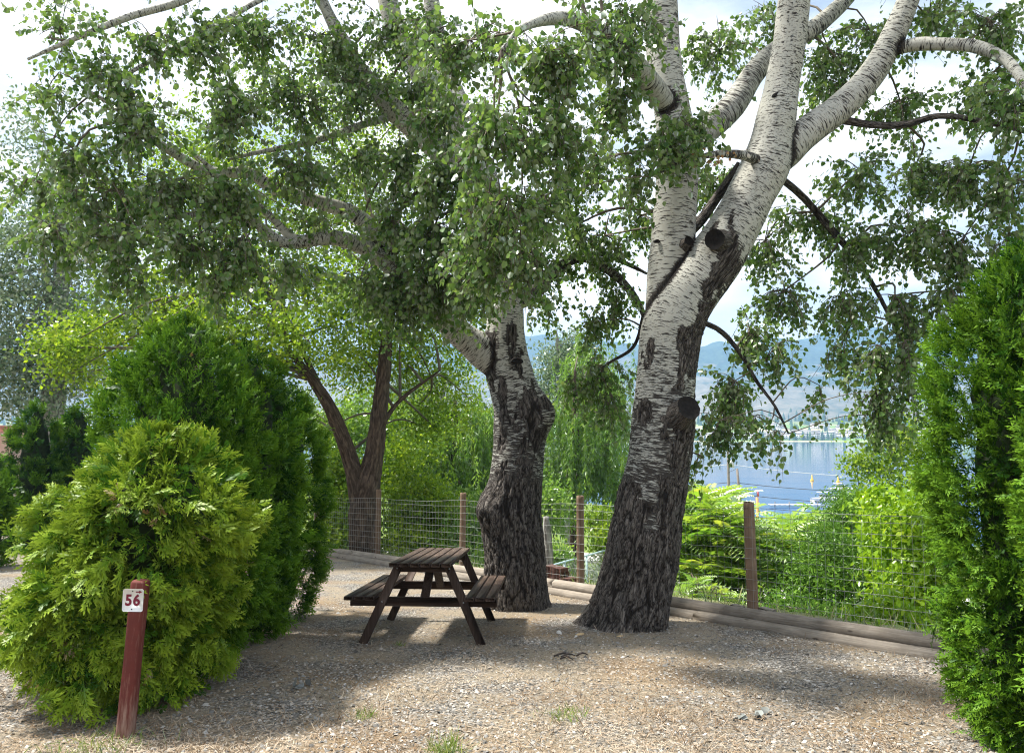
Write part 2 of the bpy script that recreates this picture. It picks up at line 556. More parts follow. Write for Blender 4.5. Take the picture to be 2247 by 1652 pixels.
LAKE_Z = -16.0
def axis_pts(lo, hi, fine_lo, fine_hi, step, n):
    a = np.arange(fine_lo, fine_hi + 1e-6, step)
    left = fine_lo - np.geomspace(step, fine_lo - lo, n)[::-1]
    right = fine_hi + np.geomspace(step, hi - fine_hi, n)
    return np.concatenate([left, a, right])
gx = axis_pts(-2500, 2500, -9, 8, 0.24, 30)
gy = axis_pts(-400, 900, 0, 20, 0.24, 30)
GX, GY = np.meshgrid(gx, gy)
Gz = ground_z(GX, GY)
nx, ny = len(gx), len(gy)
i = np.arange(ny - 1)[:, None] * nx; j = np.arange(nx - 1)[None, :]
gq = np.stack([i + j, i + j + 1, i + nx + j + 1, i + nx + j], -1).reshape(-1, 4)
T = fence_t(GX, GY)
gmb = MB()
gmb.add(np.stack([GX, GY, Gz], -1).reshape(-1, 3), gq, grass=sstep(0.4, 1.6, T).ravel())

def ground_mat():
    m, nt = new_mat('ground'); n = NT(nt)
    p = n.pos()
    patch = n.noise(p, 0.55, 5, 0.6)
    peb = n('ShaderNodeTexVoronoi', {'Vector': p, 'Scale': 48.0}, feature='F1')
    pebc = n.ramp(n('ShaderNodeSeparateColor', {0: peb.outputs['Color']}).outputs[0], [(0.0, (0.10, 0.095, 0.085)), (0.4, (0.24, 0.225, 0.20)), (0.75, (0.36, 0.34, 0.31)), (1.0, (0.52, 0.49, 0.45))])
    pebc = n.mix(n.ramp(peb.outputs['Distance'], [(0.35, 0.0), (0.75, 0.8)]), pebc, (0.05, 0.045, 0.04))
    straw = n.noise(n.mapping(p, (1, 1, 1)), 90.0, 5, 0.7, 1.5)
    strawc = n.ramp(straw, [(0.3, (0.13, 0.105, 0.075)), (0.5, (0.30, 0.25, 0.18)), (0.72, (0.48, 0.41, 0.31))])
    soil = n.mix(n.ramp(n.noise(p, 1.4, 6, 0.65), [(0.42, 0.0), (0.56, 0.8)]), pebc, strawc)
    soil = n.mix(n.ramp(n.noise(p, 0.8, 3), [(0.48, 0.0), (0.66, 0.55)]), soil, (0.24, 0.155, 0.075))
    gr = n.ramp(n.noise(p, 1.6, 7, 0.7), [(0.3, (0.05, 0.10, 0.02)), (0.5, (0.12, 0.19, 0.035)), (0.7, (0.30, 0.30, 0.10))])
    g = n.attr('grass').outputs['Fac']
    col = n.mix(g, soil, gr)
    h = n.math('ADD', n.math('MULTIPLY', peb.outputs['Distance'], -1.0), straw)
    n.out(n.princ(col, 0.95, n.bump(h, 0.8, 0.02), 0.1))
    return m
M['ground'] = ground_mat()
ground = tag(link('ground', gmb.mesh('ground', smooth=True), M['ground']), kind='structure')

# lake
def lake_mat():
    m, nt = new_mat('lake_water'); n = NT(nt)
    p = n.pos()
    w1 = n.noise(n.mapping(p, (0.012, 0.05, 1)), 1.0, 5, 0.6)
    w2 = n.noise(n.mapping(p, (0.25, 0.7, 1)), 1.0, 3, 0.6)
    h = n.math('ADD', n.math('MULTIPLY', w1, 1.2), n.math('MULTIPLY', w2, 0.10))
    col = n.mix(n.noise(n.mapping(p, (0.004, 0.02, 1)), 1.0, 4), (0.03, 0.085, 0.20), (0.05, 0.12, 0.26))
    n.out(n.princ(col, 0.06, n.bump(h, 0.25, 0.5), 0.5, IOR=1.33))
    return m
M['lake'] = lake_mat()
lmb = MB()
lmb.add([[-5000, 90, LAKE_Z], [5000, 90, LAKE_Z], [5000, 1600, LAKE_Z], [-5000, 1600, LAKE_Z]], [[0, 1, 2, 3]])
tag(link('lake', lmb.mesh('lake'), M['lake']), kind='structure')

SHORE = 1215.0
def far_z(x, y):
    x = np.asarray(x, float); y = np.asarray(y, float)
    d = y - SHORE - 25 * pn(np.stack([x * 0.004, x * 0, x * 0], -1))
    flat = LAKE_Z + np.clip(d * 0.06, -6, 22) + sstep(60, 400, d) * 14
    q = np.stack([x * 0.0011, y * 0.0011, x * 0], -1)
    rid = 1 - np.abs(pn(q)) * 2.2
    rid2 = 1 - np.abs(pn(q * 2.7 + 9)) * 2.0
    h = 235 + 130 * pn(np.stack([x * 0.0007 + 3.3, x * 0, x * 0], -1)) + 95 * rid + 45 * rid2 + 18 * pn(q * 9)
    up = sstep(420, 1900, d)
    gul = 26 * pn(np.stack([x * 0.010, y * 0.003, x * 0], -1)) + 12 * pn(np.stack([x * 0.03, y * 0.01, x * 0], -1))
    return flat + up * h + sstep(380, 700, d) * gul * (1 - 0.3 * up)
fx = np.concatenate([np.linspace(-5200, -1700, 60), np.linspace(-1680, 2600, 180), np.linspace(2640, 5200, 50)])
fy = SHORE - 90 + np.concatenate([np.linspace(0, 500, 40), np.linspace(520, 2900, 90), np.linspace(3000, 4600, 14)])
FX, FY = np.meshgrid(fx, fy)
FZ = far_z(FX, FY)
nx, ny = len(fx), len(fy)
i = np.arange(ny - 1)[:, None] * nx; j = np.arange(nx - 1)[None, :]
fq = np.stack([i + j, i + j + 1, i + nx + j + 1, i + nx + j], -1).reshape(-1, 4)
D = FY - SHORE
def mountain_mat():
    m, nt = new_mat('mountain'); n = NT(nt)
    p = n.pos()
    forest = n.noise(n.mapping(p, (0.004, 0.004, 0.008)), 1.0, 8, 0.68)
    sage = n.ramp(n.noise(n.mapping(p, (0.02, 0.02, 0.02)), 1.0, 6, 0.7), [(0.35, (0.10, 0.10, 0.07)), (0.55, (0.18, 0.16, 0.115)), (0.7, (0.28, 0.245, 0.19))])
    fc = n.ramp(n.noise(n.mapping(p, (0.06, 0.06, 0.06)), 1.0, 3, 0.7), [(0.4, (0.018, 0.04, 0.03)), (0.65, (0.06, 0.095, 0.055))])
    z = n('ShaderNodeSeparateXYZ', {0: p}).outputs[2]
    zf = n('ShaderNodeMapRange', {0: z, 1: 40.0, 2: 420.0, 3: -0.12, 4: 0.12}).outputs[0]
    mask = n.ramp(n.math('ADD', n.math('ADD', n.math('MULTIPLY', forest, .55), n.math('MULTIPLY', n.noise(n.mapping(p, (0.018, 0.018, 0.03)), 1.0, 6, 0.7), .45)), zf), [(0.43, 0.0), (0.50, 1.0)])
    col = n.mix(mask, sage, fc)
    fld = n('ShaderNodeTexVoronoi', {'Vector': n.mapping(p, (0.010, 0.022, 0.0)), 'Scale': 1.0}).outputs['Color']
    fields = n.ramp(n('ShaderNodeSeparateColor', {0: fld}).outputs[0], [(0.0, (0.08, 0.16, 0.04)), (0.4, (0.16, 0.26, 0.06)), (0.7, (0.26, 0.32, 0.10)), (1.0, (0.40, 0.35, 0.24))])
    col = n.mix(n('ShaderNodeMapRange', {0: z, 1: 10.0, 2: 30.0, 3: 1.0, 4: 0.0}).outputs[0], col, fields)
    n.out(n.princ(col, 0.95, None, 0.05))
    return m
M['mountain'] = mountain_mat()
mmb = MB()
mmb.add(np.stack([FX, FY, FZ], -1).reshape(-1, 3), fq)
tag(link('mountains', mmb.mesh('mountains', smooth=True), M['mountain']), kind='structure')


# ------------------------------------------------------------------ the two white poplars
def build_wood(root, specs, mat, age_fn, bulges=(), ridge=0.026, furrow=True):
    """specs: dicts name, pts (x, y, half width in 2247-px units, depth), seg, step. Each becomes a part."""
    tubes = []
    for sp in specs:
        pts = [PK(x, y, d) for x, y, h, d in sp['pts']]
        rad = [h * K * d / F for x, y, h, d in sp['pts']]
        c, r = resample(pts, rad, sp.get('step', 0.05), sp.get('fine'))
        tubes.append((sp, c, r))
    for ti, (sp, c, r) in enumerate(tubes):
        seg = sp.get('seg', 24)
        V, Dn, q, s, th = tube_data(c, r, seg)
        n = len(c)
        thick = r[:, None]
        R0 = max(0.05, float(r[:max(3, len(r) // 3)].mean()))
        bk = np.stack([np.broadcast_to(np.cos(th) * R0, (n, seg)), np.broadcast_to(np.sin(th) * R0, (n, seg)), np.broadcast_to(s[:, None], (n, seg))], -1) + np.array([0, 0, 13.7 * ti])
        age = age_fn(V, sp)
        big = pn(bk * np.array([2.4, 2.4, 1.6]) + 3.1) * 0.10 + pn(bk * np.array([5, 5, 3.0])) * 0.04
        disp = big * thick
        crev = np.zeros((n, seg))
        if furrow:
            warp = np.stack([pn(bk * 5 + 20), pn(bk * 5 + 60), pn(bk * 6 + 90)], -1) * np.array([0.07, 0.07, 0.12])
            qv = (bk + warp)
            a1 = np.abs(pn(qv * np.array([13, 13, 2.2]) + 7))
            a2 = np.abs(pn(qv * np.array([24, 24, 7.5]) + 31))
            lo = np.minimum(a1 * 1.0, a2 * 1.7)
            plate = sstep(0.0, 0.13, lo)
            crev = (1 - plate)
            rr = ridge * np.clip(thick / 0.35, 0.15, 1.1)
            disp = disp + sstep(0.45, 0.8, age) * rr * (plate * 0.8 - 0.6 + 0.55 * pn(bk * np.array([20, 20, 9])) + 0.4 * pn(bk * np.array([45, 45, 22])))
            crev = crev * sstep(0.35, 0.7, age)
        for (bc, br, ba) in bulges:
            d2 = ((V - bc) ** 2).sum(-1) / br ** 2
            disp = disp + ba * np.exp(-d2)
        if sp.get('flare'):
            z0 = c[0][2]
            ht = s[:, None]
            lob = 0.5 + 0.5 * np.sin(5 * th[None] + 1.3 + 0.6 * np.sin(2 * th[None]))
            disp = disp + np.exp(-ht / 0.22) * thick * 0.30 * lob
        V = V + Dn * disp[..., None]
        # branch-bark ridge where this tube leaves another
        for tj, (sp2, c2, r2) in enumerate(tubes):
            if tj == ti or not furrow: continue
            near = V.reshape(-1, 3)
            if r2.max() < 0.07 or r.max() < 0.07: continue
            best = np.full(len(near), 9.0)
            for k in range(0, len(c2), max(1, len(c2) // 60)):
                dk = np.linalg.norm(near - c2[k], axis=1) - r2[k]
                best = np.minimum(best, dk)
            cz = 1 - sstep(0.0, 0.07, np.abs(best.reshape(n, seg)))
            age = np.maximum(age, cz * 0.95)
            crev = np.maximum(crev, cz * 0.9)
        mb = MB()
        mb.add(V.reshape(-1, 3), q, bark=bk.reshape(-1, 3), age=age.ravel(), crev=crev.ravel())
        mb.faces(np.array([np.arange(seg) + (n - 1) * seg]))
        part(sp['name'], mb, mat, root, smooth=True)
    return [(c, r) for sp, c, r in tubes]

LEAF_V = np.array([[0, 0, 0], [0.5, 0, 0.0], [1.0, 0, -0.06],
                   [0.12, 0.34, 0.10], [0.42, 0.43, 0.13], [0.74, 0.24, 0.04],
                   [0.12, -0.34, 0.10], [0.42, -0.43, 0.13], [0.74, -0.24, 0.04]])
LEAF_F = np.array([[0, 1, 4, 3], [1, 2, 5, 4], [0, 6, 7, 1], [1, 7, 8, 2]])
LEAF4_V = np.array([[0, 0, 0], [1.0, 0, -0.05], [0.22, 0.40, 0.10], [0.66, 0.30, 0.07], [0.22, -0.40, 0.10], [0.66, -0.30, 0.07]])
LEAF4_F = np.array([[0, 1, 3, 2], [0, 4, 5, 1]])
SMALL_V = np.array([[0, 0, 0], [0.5, 0.3, 0.08], [1, 0, 0], [0.5, -0.3, 0.08]])
SMALL_F = np.array([[0, 2, 1], [0, 3, 2]])
NARROW_V = np.array([[0, 0, 0], [0.4, 0.13, 0.03], [1, 0, -0.05], [0.4, -0.13, 0.03]])

def grow_crown(clumps, skel, lmb, tmb, leaf=0.07, per=12, seed=1):
    """clumps: (px, py, rx, ry, depth, twigs, droop) in 1024-px units. Adds leaves to lmb and twigs to tmb."""
    r = np.random.default_rng(seed)
    SP = np.vstack([c for c, _ in skel]); SR = np.concatenate([q for _, q in skel])
    for (px, py, rx, ry, d, ntw, droop) in clumps:
        c = P(px, py, d)
        ax = np.array([rx * d / F, 0.9 * max(rx, ry) * d / F, ry * d / F])
        # bough from the nearest limb to the clump
        dd = np.linalg.norm(SP - c, axis=1) + 0.35 * np.maximum(0, SP[:, 2] - c[2]) * (0 if droop > 0.5 else 1)
        k = int(np.argmin(dd)); a = SP[k]
        mid = (a + c) / 2 + np.array([0, 0, 0.12 * np.linalg.norm(a - c)]) + r.normal(size=3) * 0.08
        L = np.linalg.norm(a - c)
        r0 = float(np.clip(0.010 + 0.010 * L, 0.012, min(0.035, SR[k] * 0.6)))
        if L > 0.15:
            tube_mb(tmb, [a, mid, c], [r0, r0 * 0.75, r0 * 0.5], 5, 0.15)
        nsec = int(np.clip(round(ntw / 5), 3, 9))
        for si in range(nsec):
            dirn = nrm(r.normal(size=3) * np.array([1, 1, 0.8]) + np.array([0, 0, -droop]))
            e = c + dirn * ax * r.uniform(0.75, 1.1)
            m2 = c + (e - c) * 0.5 + np.array([0, 0, 0.10 * np.linalg.norm(e - c) * (1 + droop)])
            cc = tube_mb(tmb, [c, m2, e], [r0 * 0.5, r0 * 0.35, 0.003], 4, 0.12, cap=False)
            for ti in range(int(round(ntw / nsec))):
                st = cc[int(r.uniform(0.15, 1.0) * (len(cc) - 1))]
                td = nrm(dirn * 0.6 + r.normal(size=3) * 0.75 + np.array([0, 0, -0.35 - droop]))
                tl = r.uniform(0.22, 0.5)
                en = st + td * tl + np.array([0, 0, -0.06 - 0.12 * droop])
                tube_mb(tmb, [st, en], [0.0042, 0.0018], 3, 0.3, cap=False)
                nl = int(r.integers(per - 4, per + 4))
                u = np.linspace(0.12, 1.0, nl)[:, None]
                p0 = st + (en - st) * u + np.array([0, 0, 0.03]) * (u * (1 - u) * 4)
                out = nrm(r.normal(size=(nl, 3)) + td * 0.5 + np.array([0, 0, -0.25]))
                p0 = p0 + out * r.uniform(0.015, 0.05, nl)[:, None]
                axd = nrm(out * 0.7 + np.array([0, 0, -0.75]) + r.normal(size=(nl, 3)) * 0.35)
                nn = nrm(r.normal(size=(nl, 3)) + np.array([0, 0, 0.8]) + out * 0.3)
                sz = leaf * r.uniform(0.5, 1.3, nl)
                rv = np.clip(r.normal(0.42, 0.2, nl) + (0.25 if r.random() < 0.12 else 0), 0, 1)
                scatter(lmb, LEAF4_V, LEAF4_F, p0, axd, nn, sz, rnd=rv)

# ---- right-hand poplar, leaning fork
def zrow(row, d): return PK(0, row, d)[2]
D2 = 8.87
t2_patch = [(PK(x, y, D2 - 0.3), r * K * D2 / F) for x, y, r in
            ((1500, 940, 42), (1495, 1000, 44), (1520, 1050, 40), (1410, 905, 22), (1550, 715, 34), (1525, 765, 34), (1560, 680, 22), (1500, 800, 18),
             (1580, 600, 26), (1590, 560, 36), (1610, 640, 20), (1555, 640, 16), (1420, 770, 16), (1512, 520, 10))]
t2_white = [(PK(x, y, D2 - 0.4), r * K * D2 / F) for x, y, r in ((1440, 1000, 34), (1425, 1070, 26), (1400, 1010, 20), (1480, 880, 26), (1430, 1150, 14))]
def age_t2(V, sp):
    z = V[..., 2]
    nz = pn(V * 3.0) * 0.5
    a = sstep(zrow(960, D2), zrow(1110, D2), z + nz * 0.35)
    a = np.maximum(a, 0.30 * sstep(zrow(700, D2), zrow(960, D2), z))
    for c, r in t2_patch:
        a = np.maximum(a, 1 - sstep(0.7, 1.35, np.linalg.norm((V - c) * np.array([1.1, 0.6, 0.62]), axis=-1) / r + 1.5 * pn(V * np.array([9, 9, 5])) + .7 * pn(V * np.array([22, 22, 12]))))
    for c, r in t2_white:
        a = np.minimum(a, 0.36 + sstep(0.5, 1.7, np.linalg.norm((V - c) * np.array([1, 0.6, 0.7]), axis=-1) / r + 1.4 * pn(V * np.array([8, 8, 14]) + 40)))
    if sp.get('dark'): a = np.maximum(a, sp['dark'])
    return a

b2 = P(629, 620, D2)
b2[2] = gz(b2[0], b2[1])
pop2 = thing('white_poplar_tree', 'leaning white poplar with a thick forked trunk and a black sawn stub on its side', 'tree', b2)
specs2 = [
    dict(name='trunk', seg=170, step=0.065, fine=8, flare=True, pts=[(1372, 1400, 90, D2), (1383, 1345, 82, D2), (1402, 1250, 78, D2), (1428, 1100, 72, D2), (1447, 1000, 69, D2), (1456, 900, 65, D2), (1463, 800, 64, D2), (1478, 710, 66, D2), (1515, 640, 64, D2 - .03), (1560, 580, 61, D2 - .06), (1610, 500, 55, D2 - .06), (1645, 430, 52, D2 - .06), (1680, 365, 54, D2 - .06), (1700, 280, 44, D2 - .1), (1716, 180, 38, D2 - .1), (1732, 90, 36, D2 - .15), (1742, 0, 35, D2 - .2), (1755, -140, 33, D2 - .3), (1760, -420, 24, D2 - .5), (1780, -800, 8, D2 - .6)]),
    dict(name='stem', seg=64, step=0.035, pts=[(1468, 780, 42, D2 + .06), (1468, 690, 52, D2 + .08), (1472, 600, 51, D2 + .1), (1478, 500, 49, D2 + .1), (1486, 400, 47, D2 + .12), (1487, 330, 46, D2 + .15), (1474, 240, 40, D2 + .2), (1460, 150, 39, D2 + .25), (1452, 60, 38, D2 + .3), (1446, -60, 36, D2 + .4), (1430, -300, 28, D2 + .5), (1440, -700, 8, D2 + .6)]),
    dict(name='limb', seg=56, step=0.03, pts=[(1670, 385, 34, D2 - .05), (1720, 330, 40, D2), (1775, 285, 35, D2 + .05), (1840, 240, 32, D2 + .1), (1910, 165, 30, D2 + .1), (1955, 90, 27, D2 + .05), (1992, 0, 24, D2), (2040, -150, 20, D2), (2080, -420, 8, D2)]),
    dict(name='limb', seg=40, step=0.03, pts=[(1478, 250, 22, D2 + .2), (1440, 200, 26, D2 - .1), (1400, 150, 25, D2 - .5), (1345, 95, 22, D2 - .9), (1300, 60, 20, D2 - 1.2), (1230, 40, 15, D2 - 1.6), (1150, 60, 9, D2 - 2.0), (1100, 110, 5, D2 - 2.2)]),
    dict(name='limb', seg=40, step=0.03, dark=0.12, pts=[(1495, 330, 22, D2 + .2), (1545, 290, 30, D2 + .45), (1605, 235, 29, D2 + .6), (1655, 160, 25, D2 + .8), (1705, 110, 22, D2 + .9), (1775, 70, 20, D2 + 1.0), (1830, 25, 18, D2 + 1.1), (1880, -30, 15, D2 + 1.2), (1960, -150, 6, D2 + 1.3)]),
    dict(name='limb', seg=32, step=0.03, pts=[(1960, 110, 13, D2 + .05), (2010, 97, 15, D2 - .1), (2075, 97, 14, D2 - .3), (2140, 102, 14, D2 - .5), (2205, 130, 12, D2 - .7), (2250, 190, 10, D2 - .9), (2290, 300, 6, D2 - 1.0)]),
    dict(name='limb', seg=14, step=0.05, dark=0.95, pts=[(1840, 262, 9, D2 + .15), (1920, 274, 8, D2), (1990, 272, 8, D2 - .2), (2060, 254, 7, D2 - .4), (2150, 265, 6, D2 - .6), (2260, 292, 5, D2 - .8), (2340, 330, 3, D2 - 1)]),
    dict(name='limb', seg=20, step=0.04, dark=0.3, pts=[(1660, 350, 12, D2 - .25), (1630, 340, 11, D2 - .45), (1580, 337, 8, D2 - .6), (1530, 345, 6, D2 - .7), (1490, 356, 4, D2 - .8), (1440, 385, 2, D2 - .9)]),
    dict(name='limb', seg=18, step=0.04, dark=0.9, pts=[(1500, 520, 12, D2 + .3), (1540, 480, 12, D2 + .4), (1575, 430, 11, D2 + .4), (1625, 360, 10, D2 + .3)]),
    dict(name='limb', seg=16, step=0.05, dark=0.8, pts=[(1700, 380, 8, D2 + .5), (1760, 430, 8, D2 + 1.0), (1830, 510, 8, D2 + 1.2), (1880, 570, 6, D2 + 1.3), (1930, 650, 5, D2 + 1.4), (1975, 740, 3, D2 + 1.4)]),
    dict(name='limb', seg=12, step=0.05, dark=0.9, pts=[(1525, 700, 6, D2 + .4), (1580, 725, 6, D2 + .6), (1625, 775, 5, D2 + .7), (1660, 835, 4, D2 + .7), (1700, 890, 3, D2 + .6), (1730, 950, 2, D2 + .5)]),
]
sk2 = build_wood(pop2, specs2, M['bark'], age_t2, bulges=[(PK(1500, 930, D2 - .25), .22, .07), (PK(1585, 560, D2 - .3), .18, .04), (PK(1500, 700, D2 - .35), .2, .03)])

M['cut'] = plain('cut_wood', (0.012, 0.010, 0.009), 0.95, var=0.6, scale=30)
def stub(root, a, b, r0, r1, age=0.7):
    """sawn-off branch: collar tube with a dished dark end"""
    a = np.asarray(a); b = np.asarray(b)
    c, r = resample([a, (a + b) / 2, b], [r0, (r0 + r1) / 2 * 1.02, r1], 0.02)
    seg = 40
    V, Dn, q, s, th = tube_data(c, r, seg)
    n = len(c)
    bk = np.stack([np.broadcast_to(np.cos(th) * r0, (n, seg)), np.broadcast_to(np.sin(th) * r0, (n, seg)), np.broadcast_to(s[:, None], (n, seg))], -1) + 4.2
    V = V + Dn * (pn(bk * 14) * 0.018)[..., None]
    mb = MB()
    mb.add(V.reshape(-1, 3), q, bark=bk.reshape(-1, 3), age=np.full(n * seg, age), crev=np.clip(np.abs(pn(bk * 20)).ravel(), 0, .5))
    st = part('branch_stub', mb, M['bark'], root, smooth=True)
    ax = nrm(b - a)
    rim = V[-1]
    cm = MB()
    rings = [rim, c[-1] + (rim - c[-1]) * 0.8 - ax * 0.012, c[-1] + (rim - c[-1]) * 0.45 - ax * 0.03, c[-1] + (rim - c[-1]) * 0.05 - ax * 0.02]
    VV = np.concatenate(rings)
    qq = []
    for k in range(3):
        for j in range(seg):
            qq.append([k * seg + j, k * seg + (j + 1) % seg, (k + 1) * seg + (j + 1) % seg, (k + 1) * seg + j])
    cm.add(VV, qq)
    cm.faces([list(np.arange(seg) + 3 * seg)])
    o = link('cut_face', cm.mesh('cut_face', np.array(root.location), True), M['cut'], st)
    return st
stub(pop2, PK(1462, 935, D2 - .02), PK(1512, 893, D2 - .52), .20, .135, .85)
stub(pop2, PK(1600, 540, D2 - .05), PK(1568, 524, D2 - .48), .17, .115, .8)
stub(pop2, PK(1478, 560, D2 + .1), PK(1512, 528, D2 - .24), .10, .06, .9)
def bark_eye(root, x, y, d, r, surf):
    """small raised eye-shaped branch scar"""
    c = PK(x, y, d - surf)
    mb = MB(); seg = 20
    R = r * K * d / F
    th = np.linspace(0, 2 * math.pi, seg, endpoint=False)
    rings = []
    for f, h in ((1.0, -0.02), (0.8, 0.012), (0.5, 0.006), (0.05, -0.006)):
        rings.append(np.stack([c[0] + np.cos(th) * R * f, np.full(seg, c[1] - h), c[2] + np.sin(th) * R * 0.5 * f - 0.012 * np.cos(th) ** 2], -1))
    VV = np.concatenate(rings)
    qq = [[k * seg + j, k * seg + (j + 1) % seg, (k + 1) * seg + (j + 1) % seg, (k + 1) * seg + j] for k in range(3) for j in range(seg)]
    mb.add(VV, qq); mb.faces([list(np.arange(seg) + 3 * seg)])
    part('branch_scar', mb, M['cut'], root, smooth=True)
bark_eye(pop2, 1740, 44, D2 - .15, 16, .165)
bark_eye(pop2, 1712, 208, D2 - .1, 18, .19)
bark_eye(pop2, 1442, 528, D2 + .1, 8, .19)

crown2 = MB(); twig2 = MB()
c2 = [  # foreground sprays hanging from the forward limb
    (540, 50, 55, 45, 6.6, 36, .3), (495, 120, 48, 48, 6.6, 34, .5), (560, 125, 45, 45, 6.9, 30, .4), (470, 40, 45, 40, 7.2, 26, .2), (500, 200, 40, 42, 6.8, 30, .7),
    (600, 35, 50, 38, 7.4, 28, .2), (610, 95, 40, 35, 7.8, 22, .3), (545, 195, 35, 30, 7.4, 18, .5), (640, 20, 40, 25, 8, 16, .1), (480, 250, 34, 26, 7.2, 20, .7), (520, 255, 25, 22, 7.0, 12, .7),
    (664, 142, 40, 16, 8.0, 22, .2), (690, 128, 30, 14, 8.2, 12, .2), (640, 165, 26, 18, 8.1, 10, .5), (600, 160, 34, 34, 9.3, 16, .3), (565, 175, 40, 30, 9.6, 16, .3),
    # behind and between the stems
    (720, 50, 45, 45, 10.2, 26, .1), (715, 180, 34, 40, 10.4, 20, .2), (640, 215, 28, 40, 10.2, 16, .3), (605, 235, 34, 28, 10.2, 16, .3), (575, 225, 30, 24, 9.8, 14, .3),
    # right side, lacy and hanging
    (830, 50, 46, 44, 10.2, 24, .2), (775, 20, 40, 30, 10.6, 16, .1), (870, 30, 46, 34, 10, 22, .2), (930, 20, 50, 30, 9.2, 24, .2), (990, 20, 46, 34, 8.4, 26, .2), (975, 90, 44, 38, 8.6, 24, .4), (1015, 100, 36, 44, 7.8, 22, .5),
    (850, 90, 40, 34, 10.2, 18, .3), (900, 100, 38, 34, 9.6, 18, .3), (860, 170, 42, 36, 9.8, 24, .4), (915, 165, 40, 34, 9.2, 24, .5), (970, 165, 42, 38, 8.6, 26, .5), (1012, 180, 34, 40, 8.2, 20, .6),
    (810, 215, 40, 40, 10.2, 24, .4), (860, 235, 40, 36, 9.8, 24, .6), (915, 230, 40, 38, 9.2, 26, .7), (965, 235, 38, 40, 8.8, 22, .7), (1008, 240, 30, 34, 8.4, 14, .7),
    (765, 240, 30, 40, 10.2, 18, .4), (785, 290, 36, 34, 10.2, 22, .6), (840, 295, 38, 36, 10, 22, .7), (895, 295, 36, 40, 9.4, 24, .8), (945, 290, 28, 38, 9, 16, .8), (975, 300, 20, 24, 8.8, 8, .8),
    (750, 330, 30, 34, 9.8, 20, .7), (735, 380, 24, 30, 9.6, 18, .8), (720, 420, 26, 18, 9.4, 12, .5), (775, 345, 20, 26, 9.8, 9, .8), (880, 345, 30, 34, 9.4, 22, .9), (905, 340, 24, 36, 9.2, 14, .9), (875, 390, 22, 28, 9.4, 16, .9), (885, 415, 16, 12, 9.4, 5, .8),
    (840, 345, 20, 22, 9.8, 9, .8), (915, 385, 12, 24, 9.2, 5, .9), (755, 415, 18, 14, 9.4, 5, .8), (778, 430, 9, 8, 9.3, 2, .9), (700, 455, 10, 10, 9.3, 2, .9), (820, 385, 10, 12, 9.8, 2, .9),
    # top of the crown above the picture
    (700, -60, 60, 40, 10, 18, .1), (820, -60, 70, 40, 9.6, 20, .1), (940, -50, 60, 40, 9, 18, .1), (600, -50, 60, 40, 8, 16, .1), (660, -140, 80, 50, 8.6, 20, .1), (780, -150, 80, 50, 8.8, 20, .1), (900, -150, 80, 50, 9, 20, .1), (740, -260, 90, 60, 8.6, 20, .1), (840, -280, 90, 60, 8.6, 20, .1), (1000, -80, 60, 50, 8, 18, .1), (560, -130, 60, 50, 7.6, 16, .1),
]
grow_crown([c[:5] + (int(c[5] * (3.0 if c[0] > 640 else 2.7)), c[6]) for c in c2], sk2, crown2, twig2, 0.066, 14, 21)
part('crown', crown2, M['poplar_leaf'], pop2, kind='stuff')
part('twigs', twig2, M['twig'], pop2, kind='stuff')
dead = MB()
dc = PK(1545, 350, D2 - .7)
dp = dc + rng.normal(size=(46, 3)) * np.array([.22, .12, .05])
scatter(dead, LEAF_V, LEAF_F, dp, nrm(rdir(46) + np.array([0, 0, -.8])), rdir(46), rng.uniform(.03, .07, 46), rnd=rng.random(46))
tag(part('dead_leaves', dead, M['dead_spray'], pop2, kind='stuff'), 'dry brown leaves on a short side branch')

# ---- left-hand poplar
D1 = 10.2
t1_patch = [(PK(x, y, D1 - 0.3), r * K * D1 / F) for x, y, r in
            ((1168, 875, 22), (1160, 920, 26), (1108, 905, 16), (1080, 835, 13), (1100, 850, 12), (1080, 745, 12), (1120, 740, 14), (1135, 790, 15), (1100, 960, 16), (1180, 960, 16), (1150, 1010, 20), (1100, 1030, 14), (1128, 760, 10))]
def age_t1(V, sp):
    z = V[..., 2]
    a = sstep(zrow(985, D1), zrow(1100, D1), z + pn(V * 3.0) * 0.18)
    a = np.maximum(a, 0.42 * sstep(zrow(760, D1), zrow(960, D1), z))
    for c, r in t1_patch:
        a = np.maximum(a, 1 - sstep(0.6, 1.3, np.linalg.norm((V - c) * np.array([1.1, 0.6, 0.5]), axis=-1) / r + 1.3 * pn(V * np.array([9, 9, 5])) + .7 * pn(V * np.array([22, 22, 12]))))
    if sp.get('dark'): a = np.maximum(a, sp['dark'])
    return a
b1 = P(517, 602, D1); b1[2] = gz(b1[0], b1[1])
pop1 = thing('white_poplar_tree', 'white poplar beside the picnic table with a burl low on its trunk', 'tree', b1)
